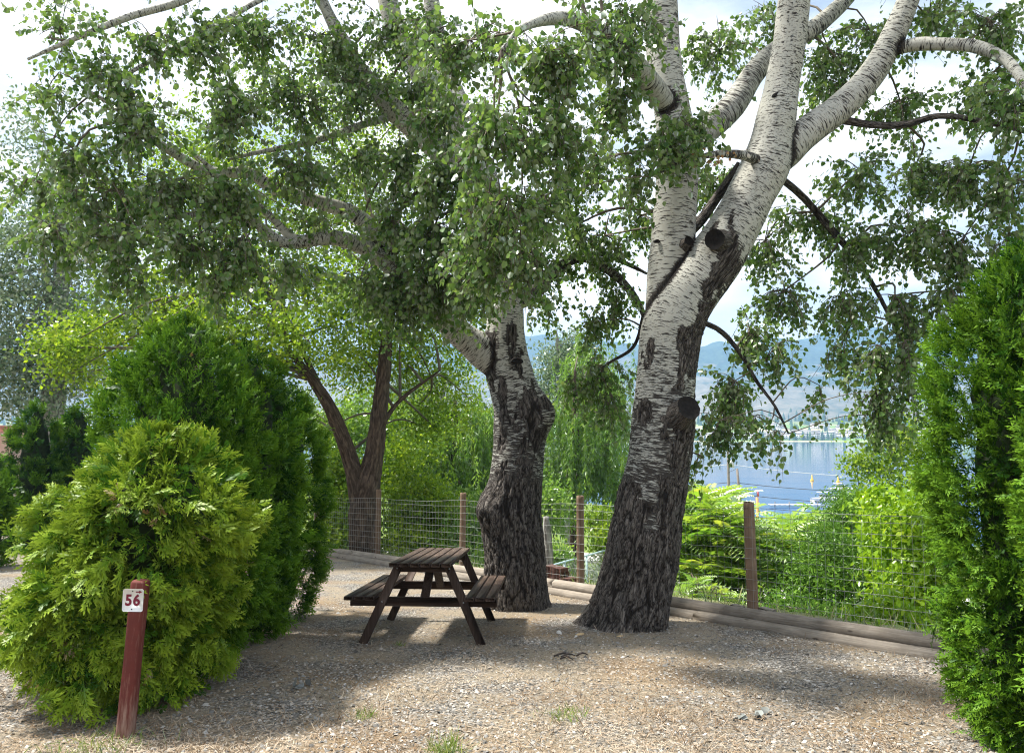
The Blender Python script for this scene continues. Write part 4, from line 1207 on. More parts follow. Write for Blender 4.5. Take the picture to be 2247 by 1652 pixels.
for k in range(len(tops) - 1):
    a, b = tops[k], tops[k + 1]
    n = 30
    for i_ in range(n):
        t = (i_ + .5) / n
        p = a + (b - a) * t + off
        sag = -.025 * math.sin(math.pi * t)
        jx = random.uniform(-.006, .006)
        tube_mb(stay, [p + np.array([0, 0, hts[0]]), p + np.array([jx, 0, .7]), p + np.array([0, 0, hts[-1] + sag * 1.6])], [.0016] * 3, 3, .8, cap=False)
part('upright_wires', stay, M['wire'], fence, kind='stuff')

edging = thing('log_edging', 'double row of weathered round logs edging the gravel below the fence', 'edging', (fpt(1.0)[0], fpt(1.0)[1] - .2, gz(fpt(1.0)[0], fpt(1.0)[1] - .2)))
EO = np.array(edging.location)
ang = math.atan2(fdir[1], fdir[0])
def logpiece(xa, xb, row, k):
    a = fpt(xa) - fn * (.17 if row == 0 else .27); b = fpt(xb) - fn * (.17 if row == 0 else .27)
    za = gz(a[0], a[1]); zb_ = gz(b[0], b[1])
    zz = .125 if row == 0 else .025
    rad = .075 if row == 0 else .07
    L = np.linalg.norm(b - a)
    r0 = rad * random.uniform(.93, 1.05); r1 = rad * random.uniform(.93, 1.05)
    c, r = resample([(-L / 2, 0, 0), (-L / 2 + .012, 0, 0), (0, random.uniform(-.01, .01), random.uniform(-.008, .008)), (L / 2 - .012, 0, 0), (L / 2, 0, 0)], [r0 * .9, r0, (r0 + r1) / 2, r1, r1 * .9], .1)
    V, Dn, q, s, th_ = tube_data(c, r, 20)
    V = V + Dn * (.007 * pn(V * np.array([1.5, 12, 12]) + k * 9 + row * 4))[..., None]
    mb = MB(); mb.add(V.reshape(-1, 3), q)
    mb.faces([list(np.arange(20)[::-1]), list(np.arange(20) + (len(c) - 1) * 20)])
    o = link('log', mb.mesh('log', smooth=True), M['log'], edging)
    mid = (a + b) / 2 + np.array([0, 0, (za + zb_) / 2 + zz])
    o.location = tuple(mid - EO)
    o.rotation_euler = (0, -math.asin((zb_ - za) / L), ang)
cuts = [-10.5, -8.6, -6.7, -4.95, -3.25, -1.35, .73, 2.62, 5.2]
for k in range(len(cuts) - 1):
    logpiece(cuts[k] + .008, cuts[k + 1] - .008, 0, k)
cuts2 = [-10.2, -7.7, -5.8, -3.9, -2.0, 0.2, 2.5, 5.2]
for k in range(len(cuts2) - 1):
    logpiece(cuts2[k] + .006, cuts2[k + 1] - .006, 1, k + 20)
# offcuts lying at the foot of the near post
for dx, dz, ln in ((-.16, .14, .15), (.17, .13, .17)):
    p = fpt(2.81 + dx * .62) + np.array([dx * .2, .05, 0])
    mb = MB(); box_mb(mb, (0, 0, 0), (ln / 2, .05, .02), None, .004)
    o = link('board_offcut', mb.mesh('board_offcut'), M['log'], None, (p[0], p[1], gz(p[0], p[1]) + .16))
    o.rotation_euler = (0, .05, ang + random.uniform(-.1, .1))
    tag(o, 'short board offcut on the ' + ('poplar' if dx < 0 else 'hedge') + ' side of the fence post near the lake view', 'board', 'offcuts by the fence post')

# ------------------------------------------------------------------ gravel, straw and grass
def in_view_ground(n, r, ylo=4.0, yhi=15.0, power=1.6):
    """random points on the pad, denser towards the camera"""
    u = r.random(n * 2)
    y = (ylo ** (1 - power) + u * (yhi ** (1 - power) - ylo ** (1 - power))) ** (1 / (1 - power))
    x = (r.random(n * 2) * 2 - 1) * 0.72 * y
    k = fence_t(x, y) < -0.22
    return x[k][:n], y[k][:n]
def straw_field(x, y):
    q = np.stack([x, y, 0 * x], -1)
    near = 1 - sstep(5.0, 9.5, y + 0.25 * x)
    return np.clip(0.5 + 1.3 * pn(q * 0.55 + 2) + 0.8 * pn(q * 1.7) + 0.25 * near - 0.45 * sstep(-0.5, 2.5, x + .3 * (y - 7)) * (1 - .6 * near), 0, 1)
r = np.random.default_rng(77)
x, y = in_view_ground(52000, r)
sf = straw_field(x, y)
k = r.random(len(x)) > sf * 0.62
x, y = x[k], y[k]
n = len(x)
OCT = np.array([[1, 0, 0], [-1, 0, 0], [0, 1, 0], [0, -1, 0], [0, 0, .7], [0, 0, -.7], ])
OCT_F = np.array([[0, 2, 4], [2, 1, 4], [1, 3, 4], [3, 0, 4]])
zz = ground_z(x, y)
sz = np.exp(r.normal(math.log(.0102), .38, n)); sz = np.clip(sz, .006, .032)
a = np.stack([np.cos(t_ := r.random(n) * 6.28), np.sin(t_), r.normal(0, .25, n)], -1)
tplv = np.array([[1.1, .1, .05], [-.9, -.15, .1], [.15, .8, -.02], [-.1, -.75, .05], [.1, .05, .62], [0, 0, -.5]])
gm = MB()
scatter(gm, tplv, OCT_F, np.stack([x, y, zz + sz * .12], -1), a, np.stack([r.normal(0, .3, n), r.normal(0, .3, n), np.ones(n)], -1), sz, rnd=r.random(n))
def gravel_mat():
    m, nt = new_mat('gravel_stone'); n = NT(nt)
    c = n.ramp(n.attr('rnd').outputs['Fac'], [(0, (0.085, 0.08, 0.072)), (.3, (0.175, 0.168, 0.155)), (.55, (0.26, 0.255, 0.24)), (.75, (0.33, 0.275, 0.21)), (.92, (0.38, 0.36, 0.335)), (1, (0.50, 0.48, 0.455))])
    n.out(n.princ(c, 0.85, None, 0.2))
    return m
M['gravel'] = gravel_mat()
tag(link('gravel', gm.mesh('gravel'), M['gravel']), 'loose grey gravel spread over the terrace', 'gravel', kind='stuff')

BL_V = np.array([[0, .5, 0], [0, -.5, 0], [.55, .42, .06], [.55, -.42, .06], [1, 0, .02]])
BL_F = [np.array([[0, 1, 3, 2]]), np.array([[2, 3, 4]])]
def blades(n, x, y, length, width, lift, r):
    t = r.random(n) * 6.28
    up = np.clip(r.normal(lift, lift * .6 + .05, n), -.02, 3)
    a = nrm(np.stack([np.cos(t), np.sin(t), up], -1))
    L = length * r.uniform(.5, 1.5, n)
    tv = BL_V.copy()
    tv[:, 1] *= width / length
    return np.stack([x, y, ground_z(x, y) + .004 + r.random(n) * .012], -1), a, L, tv
sm_ = MB()
x, y = in_view_ground(70000, r, 4.0, 13.0, 1.7)
k = r.random(len(x)) < straw_field(x, y) ** 1.2 * 0.8 + 0.05
x, y = x[k], y[k]; n = len(x)
p_, a_, L_, tv_ = blades(n, x, y, .045, .0042, .06, r)
scatter(sm_, tv_, BL_F, p_, a_, np.stack([r.normal(0, .3, n), r.normal(0, .3, n), np.ones(n)], -1), L_, rnd=np.clip(r.random(n) * .75 + .22 + .9 * pn(np.stack([x * .8, y * .8, 0 * x + 9], -1)) * -1, 0, 1))
M['straw'] = leaf_mat('straw', [(0.14, 0.085, 0.045), (0.25, 0.175, 0.11), (0.36, 0.28, 0.20), (0.48, 0.405, 0.315)], trans=0.15, gloss=0.04)
tag(link('straw_litter', sm_.mesh('straw_litter'), M['straw']), 'dry straw and cut grass lying over the gravel', 'straw', kind='stuff')
dg_ = MB()
x, y = in_view_ground(26000, r, 4.0, 9.0, 2.2)
q = np.stack([x, y, 0 * x], -1)
k = r.random(len(x)) < np.clip(pn(q * 1.3 + 30) * 2.2 + .12 + .5 * (1 - sstep(4.2, 5.4, y)) * sstep(1.5, -1.5, x), 0.02, .85)
x, y = x[k], y[k]; n = len(x)
p_, a_, L_, tv_ = blades(n, x, y, .06, .0035, .9, r)
scatter(dg_, tv_, BL_F, p_, a_, rdir(n), L_, rnd=r.random(n))
tag(link('dry_grass', dg_.mesh('dry_grass'), M['straw']), 'short standing dry grass in the gravel', 'grass', kind='stuff')

M['grass'] = leaf_mat('grass_blade', [(0.10, 0.17, 0.03), (0.18, 0.27, 0.04), (0.34, 0.36, 0.10)], trans=0.3)
def tuft(label, px, py, n, rad, L):
    t0 = (py - HOR) / F
    d = CZ / (t0 - 0.07)
    c = P(px, py, d)
    zb = gz(c[0], d)
    root = thing('grass_tuft', label, 'grass', (c[0], d, zb), 'green grass tufts in the gravel')
    x = c[0] + r.normal(0, rad, n); y = d + r.normal(0, rad, n)
    p_, a_, L_, tv_ = blades(n, x, y, L, .004, 1.3, r)
    mb = MB(); scatter(mb, tv_, BL_F, p_, a_, rdir(n), L_, rnd=r.random(n))
    part('blades', mb, M['grass'], root, kind='stuff')
tuft('green grass tuft at the bottom edge of the picture', 447, 742, 160, .05, .11)
tuft('small green grass tuft in straw before the picnic table', 364, 708, 70, .04, .06)
tuft('low wide green grass tuft in the middle of the gravel', 566, 708, 150, .09, .05)
tuft('green grass tuft at the foot of the number post', 95, 740, 260, .16, .07)
tuft('tiny green weed between the table and the lowest tuft', 400, 640, 40, .03, .04)

# small litter lying on the gravel
def ground_at(px, py):
    d = CZ / ((py - HOR) / F - 0.07)
    c = P(px, py, d)
    return np.array([c[0], d, gz(c[0], d)])
M['pale_stone'] = plain('pale_stone', (0.55, 0.54, 0.51), 0.8, var=0.2, scale=20)
M['tan_stone'] = plain('tan_stone', (0.50, 0.36, 0.20), 0.8, var=0.25, scale=20)
M['dark_litter'] = plain('dark_litter', (0.05, 0.04, 0.035), 0.8, var=0.5, scale=25)
M['pale_leaf'] = leaf_mat('pale_leaf', [(0.05, 0.05, 0.045), (0.15, 0.16, 0.155), (0.28, 0.30, 0.285)], trans=0.1, gloss=0.08)
def pebble(label, px, py, sx, sy, sz_, mat, name='stone'):
    c = ground_at(px, py)
    mb = MB()
    th = np.linspace(0, 2 * math.pi, 9, endpoint=False)
    rows = [(-.3, .8), (.15, 1.0), (.6, .75), (.9, .3)]
    V = np.concatenate([np.stack([np.cos(th) * f * sx, np.sin(th) * f * sy, np.full(9, h * sz_)], -1) for h, f in rows])
    V = V * (1 + .25 * pn(V * 40 + px)[:, None])
    mb.add(V, [[k * 9 + j, k * 9 + (j + 1) % 9, (k + 1) * 9 + (j + 1) % 9, (k + 1) * 9 + j] for k in range(3) for j in range(9)])
    mb.faces([list(np.arange(9) + 27)])
    o = link(name, mb.mesh(name), mat, None, tuple(c))
    o.rotation_euler = (0, 0, px * .7)
    return tag(o, label, 'stone')
pebble('pale bluish stone lying between the two poplars', 559, 627.5, .055, .03, .03, M['pale_stone'])
pebble('flat tan stone beside the pale one between the poplars', 580, 629, .06, .03, .018, M['tan_stone'])
pebble('tan stone flake near the foot of the leaning poplar', 620, 631, .04, .02, .012, M['tan_stone'])
pebble('small white stone in the straw before the table', 455, 680, .02, .016, .018, M['pale_stone'])
pebble('pale grey lump against the lower edging log', 749, 620, .06, .045, .05, M['pale_stone'])
def litter(label, px, py, n, spread, L, mat, name='fallen_leaf_cluster', cat='leaves', v=LEAF_V, f=LEAF_F):
    c = ground_at(px, py)
    root = thing(name, label, cat, c)
    a = rdir(n) * np.array([1, 1, .45])
    pos = c + r.normal(size=(n, 3)) * np.array([spread, spread * .6, 0]) + np.array([0, 0, .02])
    for i_ in range(n):
        mb = MB(); scatter(mb, v, f, pos[i_:i_ + 1], a[i_:i_ + 1], rdir(1) + np.array([[0, 0, .8]]), L * r.uniform(.7, 1.2, 1), rnd=r.random(1))
        part('leaf', mb, mat, root)
litter('pale curled leaves in the shade of the hedge', 302, 680, 5, .035, .07, M['pale_leaf'])
litter('curled grey dead leaves with dark undersides on the right of the gravel', 745, 709, 7, .06, .065, M['pale_leaf'])
def sticks(label, px, py, n, L):
    c = ground_at(px, py)
    root = thing('broken_twig', label, 'twig', c)
    for i_ in range(n):
        t = r.uniform(-.5, .5) + (0 if i_ % 2 else .2); l = L * r.uniform(.5, 1)
        o_ = c + np.array([r.uniform(-.12, .12), r.uniform(-.05, .05), .012])
        mb = MB(); tube_mb(mb, [o_, o_ + np.array([math.cos(t) * l * .5, math.sin(t) * l * .5, .03]), o_ + np.array([math.cos(t) * l, math.sin(t) * l, .008])], [.008, .010, .004], 6, .04)
        part('stick', mb, M['dark_litter'], root)
sticks('dark broken twig lying in front of the poplars', 566, 652, 4, .2)

# ------------------------------------------------------------------ vegetation beyond the fence
def leaf_cloud(blobs, n_cl, per, leaf, spread, seed, tv=SMALL_V, tf=SMALL_F, hang=0.0, strands=False):
    """blobs: (centre, radii, weight). Leaf clusters near the shells of the blobs; returns MB"""
    r = np.random.default_rng(seed)
    mb = MB()
    w = np.array([b[2] for b in blobs], float); w /= w.sum()
    for (c, R, _), f in zip(blobs, w):
        k = max(3, int(n_cl * f))
        d = nrm(r.normal(size=(k, 3)))
        rad = r.random(k) ** .42 * (1 + .35 * np.abs(r.normal(size=k)) * (r.random(k) < .4))
        cl = np.asarray(c) + d * np.asarray(R) * rad[:, None]
        if strands:
            L = r.uniform(.5, 1.5, k) * strands
            t = r.random((k, per))
            pos = cl[:, None, :] + np.stack([r.normal(0, .03, (k, per)) + .12 * t * r.normal(0, 1, (k, 1)), r.normal(0, .03, (k, per)), -t * L[:, None]], -1)
            pos = pos.reshape(-1, 3)
            ax = nrm(r.normal(size=(len(pos), 3)) * .5 + np.array([0, 0, -1]))
        else:
            fl = r.normal(size=(k, per, 3)) * spread * np.array([1, 1, .6])
            pos = (cl[:, None, :] + fl).reshape(-1, 3)
            ax = nrm(r.normal(size=(len(pos), 3)) + np.array([0, 0, -hang]))
        m_ = len(pos)
        nn = nrm(r.normal(size=(m_, 3)) + np.array([0, 0, .7]))
        tone = np.repeat(np.clip(r.normal(.42, .26, k), 0, 1), per)
        scatter(mb, tv, tf, pos, ax, nn, leaf * r.uniform(.6, 1.3, m_), rnd=np.clip(tone + r.normal(0, .12, m_), 0, 1))
    return mb

def wood_tube(root, name, pts, rad, mat, seg=14, step=.15, rough=.0):
    c, rr = resample(pts, rad, step)
    V, Dn, q, s, th = tube_data(c, rr, seg)
    n = len(c); R0 = float(np.mean(rr))
    bk = np.stack([np.broadcast_to(np.cos(th) * R0, (n, seg)), np.broadcast_to(np.sin(th) * R0, (n, seg)), np.broadcast_to(s[:, None], (n, seg))], -1)
    if rough:
        V = V + Dn * (rough * pn(bk * np.array([14, 14, 4])))[..., None]
    mb = MB(); mb.add(V.reshape(-1, 3), q, bark=bk.reshape(-1, 3))
    mb.faces([list(np.arange(seg) + (n - 1) * seg)])
    return part(name, mb, mat, root, smooth=True)

def blobs_px(lst):
    """(px, py, rx, ry, depth, weight) -> blobs"""
    return [(P(px, py, d), (rx * d / F, max(rx, ry) * .8 * d / F, ry * d / F), w) for px, py, rx, ry, d, w in lst]

def bg_tree(name, label, cat, base, trunk, blobs, mat, bark, n_cl, per, leaf, spread, seed, limbs=(), group=None, **kw):
    root = thing(name, label, cat, base, group)
    if trunk is not None:
        wood_tube(root, 'trunk', trunk[0], trunk[1], bark, 20, .12, kw.pop('rough', .02))
    for pts, rad in limbs:
        wood_tube(root, 'limb', pts, rad, bark, 12, .15, .012)
    # boughs run out into the crown
    if trunk is not None:
        r_ = np.random.default_rng(seed + 50)
        ends = np.asarray(trunk[0][-1]); bm_ = MB()
        tr_ = resample(trunk[0], trunk[1], .25)[0]
        src = list(tr_[int(len(tr_) * .55):]) + [q for l in limbs for q in resample(l[0], l[1], .25)[0][2:]]
        for c, R, w in blobs:
            dist_ = np.array([np.linalg.norm(np.asarray(c) - q) for q in src])
            for q in range(3):
                s_ = src[int(np.argsort(dist_)[min(len(src) - 1, int(r_.integers(0, max(2, len(src) // 3))))])]
                e = np.asarray(c) + r_.normal(size=3) * np.asarray(R) * .45
                tube_mb(bm_, [s_, (s_ + e) / 2 + np.array([0, 0, .2]) + r_.normal(size=3) * .15, e], [.04, .025, .010], 5, .4)
        part('boughs', bm_, M['twig'] if bark is not M['grey_bark'] else plain('pale_bough', (.35, .34, .31)), root, kind='stuff')
    part('crown', leaf_cloud(blobs, n_cl, per, leaf, spread, seed, **kw), mat, root, kind='stuff')
    return root

# forked elm just beyond the fence
de = 17.4
eb = P(365, 560, de); eb[2] = gz(eb[0], de) - .1
bg_tree('elm_tree', 'forked brown-barked elm with fresh yellow-green leaves behind the wire fence', 'tree', eb,
        ([eb, P(364, 545, de), P(362, 520, de), P(366, 490, de), P(374, 455, de), P(378, 420, de), P(383, 380, de), P(388, 320, de), P(392, 240, de)],
         [.40, .34, .30, .30, .22, .19, .16, .12, .05]),
        blobs_px([(110, 335, 55, 32, 16.5, 1.0), (150, 300, 50, 40, 17, 1.1), (200, 330, 50, 30, 16, .8), (230, 280, 60, 45, 17, 1.1), (270, 340, 50, 34, 16, .9), (300, 270, 60, 50, 18, 1.1), (350, 310, 50, 40, 17, 1), (340, 365, 50, 30, 19.5, .8), (400, 350, 46, 46, 19.5, 1), (440, 390, 40, 46, 20, .9),
                  (250, 200, 90, 55, 19, 1.7), (360, 200, 80, 60, 19, 1.7), (330, 100, 90, 55, 19.5, 1.3), (190, 150, 70, 45, 19, 1.0), (430, 130, 60, 60, 19.5, .8), (150, 220, 60, 40, 18, .8), (60, 345, 26, 10, 15.5, .25), (70, 372, 18, 8, 15.5, .14), (120, 385, 24, 9, 15.5, .2), (420, 425, 46, 24, 20.5, .5), (455, 310, 40, 60, 18.5, .7), (240, 385, 46, 16, 16, .3), (325, 425, 24, 22, 20, .3), (400, 290, 50, 40, 17.5, .8)]),
        M['elm_leaf'], M['elm_bark'], 3000, 26, .10, .26, 31, hang=.4, rough=.05,
        limbs=[([P(360, 500, de), P(352, 465, de - .1), P(340, 430, de - .3), P(326, 400, de - .5), P(305, 370, de - .8), P(280, 340, de - 1)], [.24, .19, .17, .14, .09, .04]),
               ([P(326, 400, de - .5), P(300, 345, de - .5), P(270, 280, de - .5)], [.08, .06, .03]),
               ([P(378, 430, de), P(400, 400, de + .4), P(440, 370, de + .6)], [.07, .05, .02])])

# silvery poplar far left
dp_ = 27.0
lb = P(52, 470, dp_); lb[2] = gz(lb[0], dp_)
bg_tree('silver_poplar_tree', 'grey-green poplar with pale trunk far behind the hedge', 'tree', lb,
        ([lb, P(52, 430, dp_), P(54, 390, dp_), P(58, 350, dp_), P(62, 250, dp_), P(66, 190, dp_)], [.45, .42, .38, .34, .24, .08]),
        blobs_px([(15, 250, 45, 40, 26, 1), (30, 310, 60, 45, 27, 1.5), (15, 370, 50, 35, 26, 1.3), (75, 370, 40, 28, 27, .7), (70, 320, 45, 40, 26, 1), (60, 200, 50, 40, 27, .8), (95, 250, 36, 36, 28, .7), (35, 140, 40, 40, 27, .35), (-30, 300, 50, 90, 26, 1.2), (20, 405, 40, 16, 26, .4)]),
        M['grey_leaf'], M['grey_bark'], 1000, 32, .14, .36, 32, hang=.5,
        limbs=[([P(58, 350, dp_), P(50, 300, dp_), P(44, 255, dp_), P(40, 210, dp_)], [.22, .17, .12, .05]), ([P(60, 300, dp_), P(72, 255, dp_), P(82, 205, dp_), P(86, 140, dp_)], [.20, .17, .12, .04])])

# trees down the slope, centre
def slope_base(px, d):
    x_ = (px - 512) / F * d
    return np.array([x_, d, gz(x_, d)])
def willow(label, px, d, top, blobs, seed, n_cl=330, mat='willow_leaf', strand=1.3, lean=0):
    b = slope_base(px, d)
    t = P(px + lean, top, d)
    bg_tree('willow_tree', label, 'tree', b, ([b, b * .6 + t * .4, b * .25 + t * .75, t], [.35, .28, .18, .06]), blobs_px(blobs), M[mat], M['elm_bark'], n_cl, 40, .22, .3, seed,
            tv=NARROW_V, strands=strand, group='trees down the slope')
willow('weeping willow standing in the gap between the two poplars', 575, 34, 370, [(575, 430, 40, 45, 34, 1.4), (600, 400, 36, 40, 35, 1.1), (558, 475, 24, 26, 33, .8), (612, 460, 30, 26, 34, .8), (590, 360, 30, 26, 36, .6)], 41, 900, strand=1.6)
willow('willow directly behind the picnic table', 455, 27, 400, [(455, 450, 44, 45, 27, 1.2), (430, 490, 40, 36, 26, 1), (480, 430, 34, 45, 28, 1), (500, 500, 26, 40, 27, .7), (410, 450, 34, 36, 27, .8)], 42, 900, strand=.9)
bg_tree('silver_poplar_tree', 'pale-trunked silvery poplar leaning behind the willow and the table', 'tree', slope_base(425, 31),
        ([slope_base(425, 31), P(424, 480, 31), P(430, 440, 31), P(436, 415, 31), P(446, 380, 31)], [.4, .34, .26, .2, .1]),
        blobs_px([(470, 470, 40, 40, 32, 1.2), (440, 430, 40, 36, 33, 1), (500, 450, 36, 50, 33, 1), (480, 520, 40, 30, 31, .8), (415, 400, 40, 30, 33, .6)]), M['grey_leaf'], M['grey_bark'], 700, 30, .17, .38, 43, group='trees down the slope',
        limbs=[([P(436, 415, 31), P(455, 440, 30.5), P(480, 425, 30)], [.12, .08, .04])])
bg_tree('silver_poplar_tree', 'tall airy poplar rising between the trunks towards the sky', 'tree', slope_base(570, 46),
        ([slope_base(570, 46), P(568, 440, 46), P(560, 360, 46), P(556, 330, 46)], [.4, .3, .2, .06]),
        blobs_px([(560, 370, 24, 30, 46, 1), (545, 410, 30, 30, 47, 1), (590, 400, 24, 34, 46, 1), (575, 350, 20, 18, 46, .5), (600, 440, 30, 30, 45, .9), (540, 460, 30, 30, 46, .9)]), M['grey_leaf'], M['grey_bark'], 700, 28, .2, .42, 44, group='trees down the slope')
def bush(label, name, px, d, blobs, mat, n_cl, per, leaf, spread, seed, tv=SMALL_V, tf=SMALL_F, hang=.4, group='shrubs beyond the fence'):
    b = slope_base(px, d)
    root = thing(name, label, 'shrub', b, group)
    bl = blobs_px(blobs)
    st = MB()
    for c, R, w in bl:
        for q in range(2):
            e = np.asarray(c) + rng.normal(size=3) * np.asarray(R) * .3
            tube_mb(st, [b, (b + e) / 2 + rng.normal(size=3) * .1, e], [.035, .025, .008], 5, .3)
    part('stems', st, M['twig'], root, kind='stuff')
    part('foliage', leaf_cloud(bl, n_cl, per, leaf, spread, seed, tv, tf, hang), M[mat], root, kind='stuff')
    return root
bush('yellow-green bush behind the fence left of the elm trunk', 'leafy_bush', 345, 19.5, [(340, 520, 26, 40, 19.5, 1), (335, 480, 24, 30, 20, .8), (352, 545, 22, 18, 19, .7)], 'elm_leaf', 420, 28, .11, .22, 51)
bush('bright bush behind the fence between the elm and the next post', 'leafy_bush', 420, 20, [(410, 500, 32, 40, 20, 1), (440, 520, 34, 30, 20, 1), (420, 545, 40, 18, 19, .9), (395, 470, 24, 30, 21, .7)], 'elm_leaf', 600, 28, .11, .22, 52)
bush('tall green shrub filling the gap between the elm stems and the hedge', 'leafy_bush', 340, 24, [(340, 440, 30, 34, 24, 1), (365, 420, 30, 30, 25, .9), (335, 490, 24, 30, 23, .7), (400, 430, 36, 34, 25, 1)], 'willow_leaf', 420, 28, .13, .28, 57)
bush('green bush seen behind the table top and second post', 'leafy_bush', 480, 19, [(475, 545, 24, 24, 18.5, 1), (490, 520, 20, 30, 19, .9), (465, 565, 30, 12, 17.5, .7)], 'willow_leaf', 380, 28, .11, .22, 53)
bush('feathery bush in the gap beside the poplar with the burl', 'leafy_bush', 565, 23, [(549, 505, 14, 22, 24, .8), (552, 558, 12, 12, 22, .5)], 'willow_leaf', 150, 28, .12, .24, 54)
bush('yellowish bush in the gap beside the leaning poplar', 'leafy_bush', 612, 24, [(612, 545, 14, 18, 24, 1), (600, 520, 12, 12, 25, .5)], 'elm_leaf', 180, 26, .12, .22, 55)
bush('bush with blue-green leaves low in the gap between the poplars', 'leafy_bush', 590, 30, [(575, 575, 26, 12, 28, 1), (610, 570, 20, 12, 29, .8)], 'grey_leaf', 130, 26, .1, .25, 56)

# tree of heaven thicket: long pinnate leaves
def pinnate():
    V, Fq = [], []
    for i in range(9):
        t = .14 + .84 * i / 8
        for s in (-1, 1):
            L = .26 * (1 - .45 * abs(t - .45)); k = len(V)
            a = np.array([t, 0, -.35 * t * t])
            dx = np.array([.25, s * 1.0, -.35]); dx = dx / np.linalg.norm(dx)
            w = np.array([.028, 0, 0])
            V += [a, a + dx * L * .45 + w * 1.4, a + dx * L, a + dx * L * .45 - w]
            Fq.append([k, k + 1, k + 2, k + 3])
    k = len(V)
    V += [np.array([0, .006, 0]), np.array([0, -.006, 0]), np.array([1, 0, -.37])]
    return np.array(V), [np.array(Fq), np.array([[k, k + 1, k + 2]])]
PIN = pinnate()
def sumac(label, px, d, blobs, n, L, seed, mat='sumac_leaf'):
    r = np.random.default_rng(seed)
    b = slope_base(px, d)
    root = thing('sumac_shrub', label, 'shrub', b, 'sumac thicket beyond the fence')
    mb = MB(); st = MB()
    bl = blobs_px(blobs)
    wsum = sum(w for _, _, w in bl)
    for c, R, w in bl:
        k = max(4, int(n * w / wsum / 9))
        for q in range(k):
            dv = nrm(r.normal(size=3))
            head = np.asarray(c) + dv * np.asarray(R) * r.random() ** .4
            tube_mb(st, [b + r.normal(size=3) * .1, (b + head) / 2 + r.normal(size=3) * .15, head], [.02, .014, .006], 4, .4)
            m_ = 9
            az = r.random() * 6 + np.arange(m_) * 2.4
            el = r.uniform(-.1, .9, m_)
            ax = nrm(np.stack([np.cos(az), np.sin(az), el], -1))
            pos = np.repeat(head[None], m_, 0) + np.array([0, 0, -.12]) * r.random((m_, 1))
            tone = np.clip(r.normal(.4, .15) + el * .18, 0, 1)
            scatter(mb, PIN[0], PIN[1], pos, ax, np.tile([0, 0, 1.0], (m_, 1)) + r.normal(size=(m_, 3)) * .2, L * r.uniform(.7, 1.2, m_), rnd=tone)
    part('stems', st, M['twig'], root, kind='stuff')
    part('fronds', mb, M[mat], root, kind='stuff')
sumac('sumac with long drooping pinnate leaves next to the leaning poplar', 700, 13.5, [(690, 515, 24, 22, 13.5, 1), (720, 530, 28, 30, 13, 1.2), (690, 560, 30, 30, 12.8, 1.1), (735, 570, 24, 28, 12.6, 1), (710, 500, 20, 14, 14, .6)], 1300, .6, 61)
sumac('sumac behind the fence post with the lake above it', 775, 14.5, [(765, 545, 26, 26, 14, 1), (800, 530, 34, 20, 15, 1), (790, 560, 30, 26, 14, .9), (830, 525, 26, 16, 15.5, .6)], 1000, .55, 62)
sumac('low pale sumac seedlings at the log edging', 690, 11.6, [(690, 590, 24, 16, 11.6, 1), (725, 595, 20, 10, 11.2, .6)], 150, .35, 63)
bush('dense feathery dark green bush in the middle of the right-hand fence bay', 'feathery_bush', 830, 12.6, [(825, 560, 34, 34, 12.5, 1.2), (850, 525, 28, 28, 13, 1), (810, 585, 30, 24, 12, 1), (860, 575, 26, 34, 12, .9), (850, 500, 16, 14, 13.4, .4)], 'dark_leaf', 900, 26, .085, .13, 64, tv=NARROW_V)
bush('bright lime-green broad-leaved bush beside the tall thuja', 'leafy_bush', 905, 10.6, [(900, 545, 34, 44, 10.6, 1.2), (915, 590, 36, 34, 10, 1.1), (890, 620, 30, 20, 9.4, .8), (930, 520, 24, 34, 10.6, .8), (880, 505, 18, 20, 11.4, .5), (940, 560, 20, 50, 10, .8)], 'lime_leaf', 640, 16, .085, .11, 65, tv=LEAF4_V * np.array([1.1, .75, 1]), tf=LEAF4_F, hang=.8)
bush('airy pale green tree top against the lake beside the thuja', 'leafy_bush', 890, 19, [(890, 455, 30, 24, 19, 1), (915, 440, 22, 26, 19, .9), (860, 465, 16, 14, 19, .5), (900, 485, 34, 16, 18.5, .8), (930, 470, 20, 30, 19, .7)], 'elm_leaf', 300, 20, .10, .22, 66)
bush('low dark undergrowth behind the logs under the fence', 'leafy_bush', 800, 10.6, [(790, 605, 26, 12, 10.6, 1), (830, 615, 26, 12, 10.2, 1), (870, 630, 22, 10, 9.6, .7)], 'dark_leaf', 150, 16, .06, .12, 67)

# meadow grass on the slope
mg = MB()
n = 14000
u = r.random(n) ** 1.6 * 16 + .5
s_ = r.uniform(-14, 12, n)
x = 0 + s_ * fdir[0] + u * fn[0]; y = 12.53 + s_ * fdir[1] + u * fn[1]
p_, a_, L_, tv_ = blades(n, x, y, .2, .010, 1.6, r)
scatter(mg, tv_, BL_F, p_, a_, rdir(n), L_, rnd=np.clip(r.normal(.5, .3, n), 0, 1))
M['meadow'] = leaf_mat('meadow_grass', [(0.07, 0.14, 0.03), (0.13, 0.22, 0.04), (0.24, 0.30, 0.09), (0.45, 0.42, 0.22)], trans=0.3)
tag(link('slope_grass', mg.mesh('slope_grass'), M['meadow']), 'long grass growing down the slope beyond the fence', 'grass', kind='stuff')

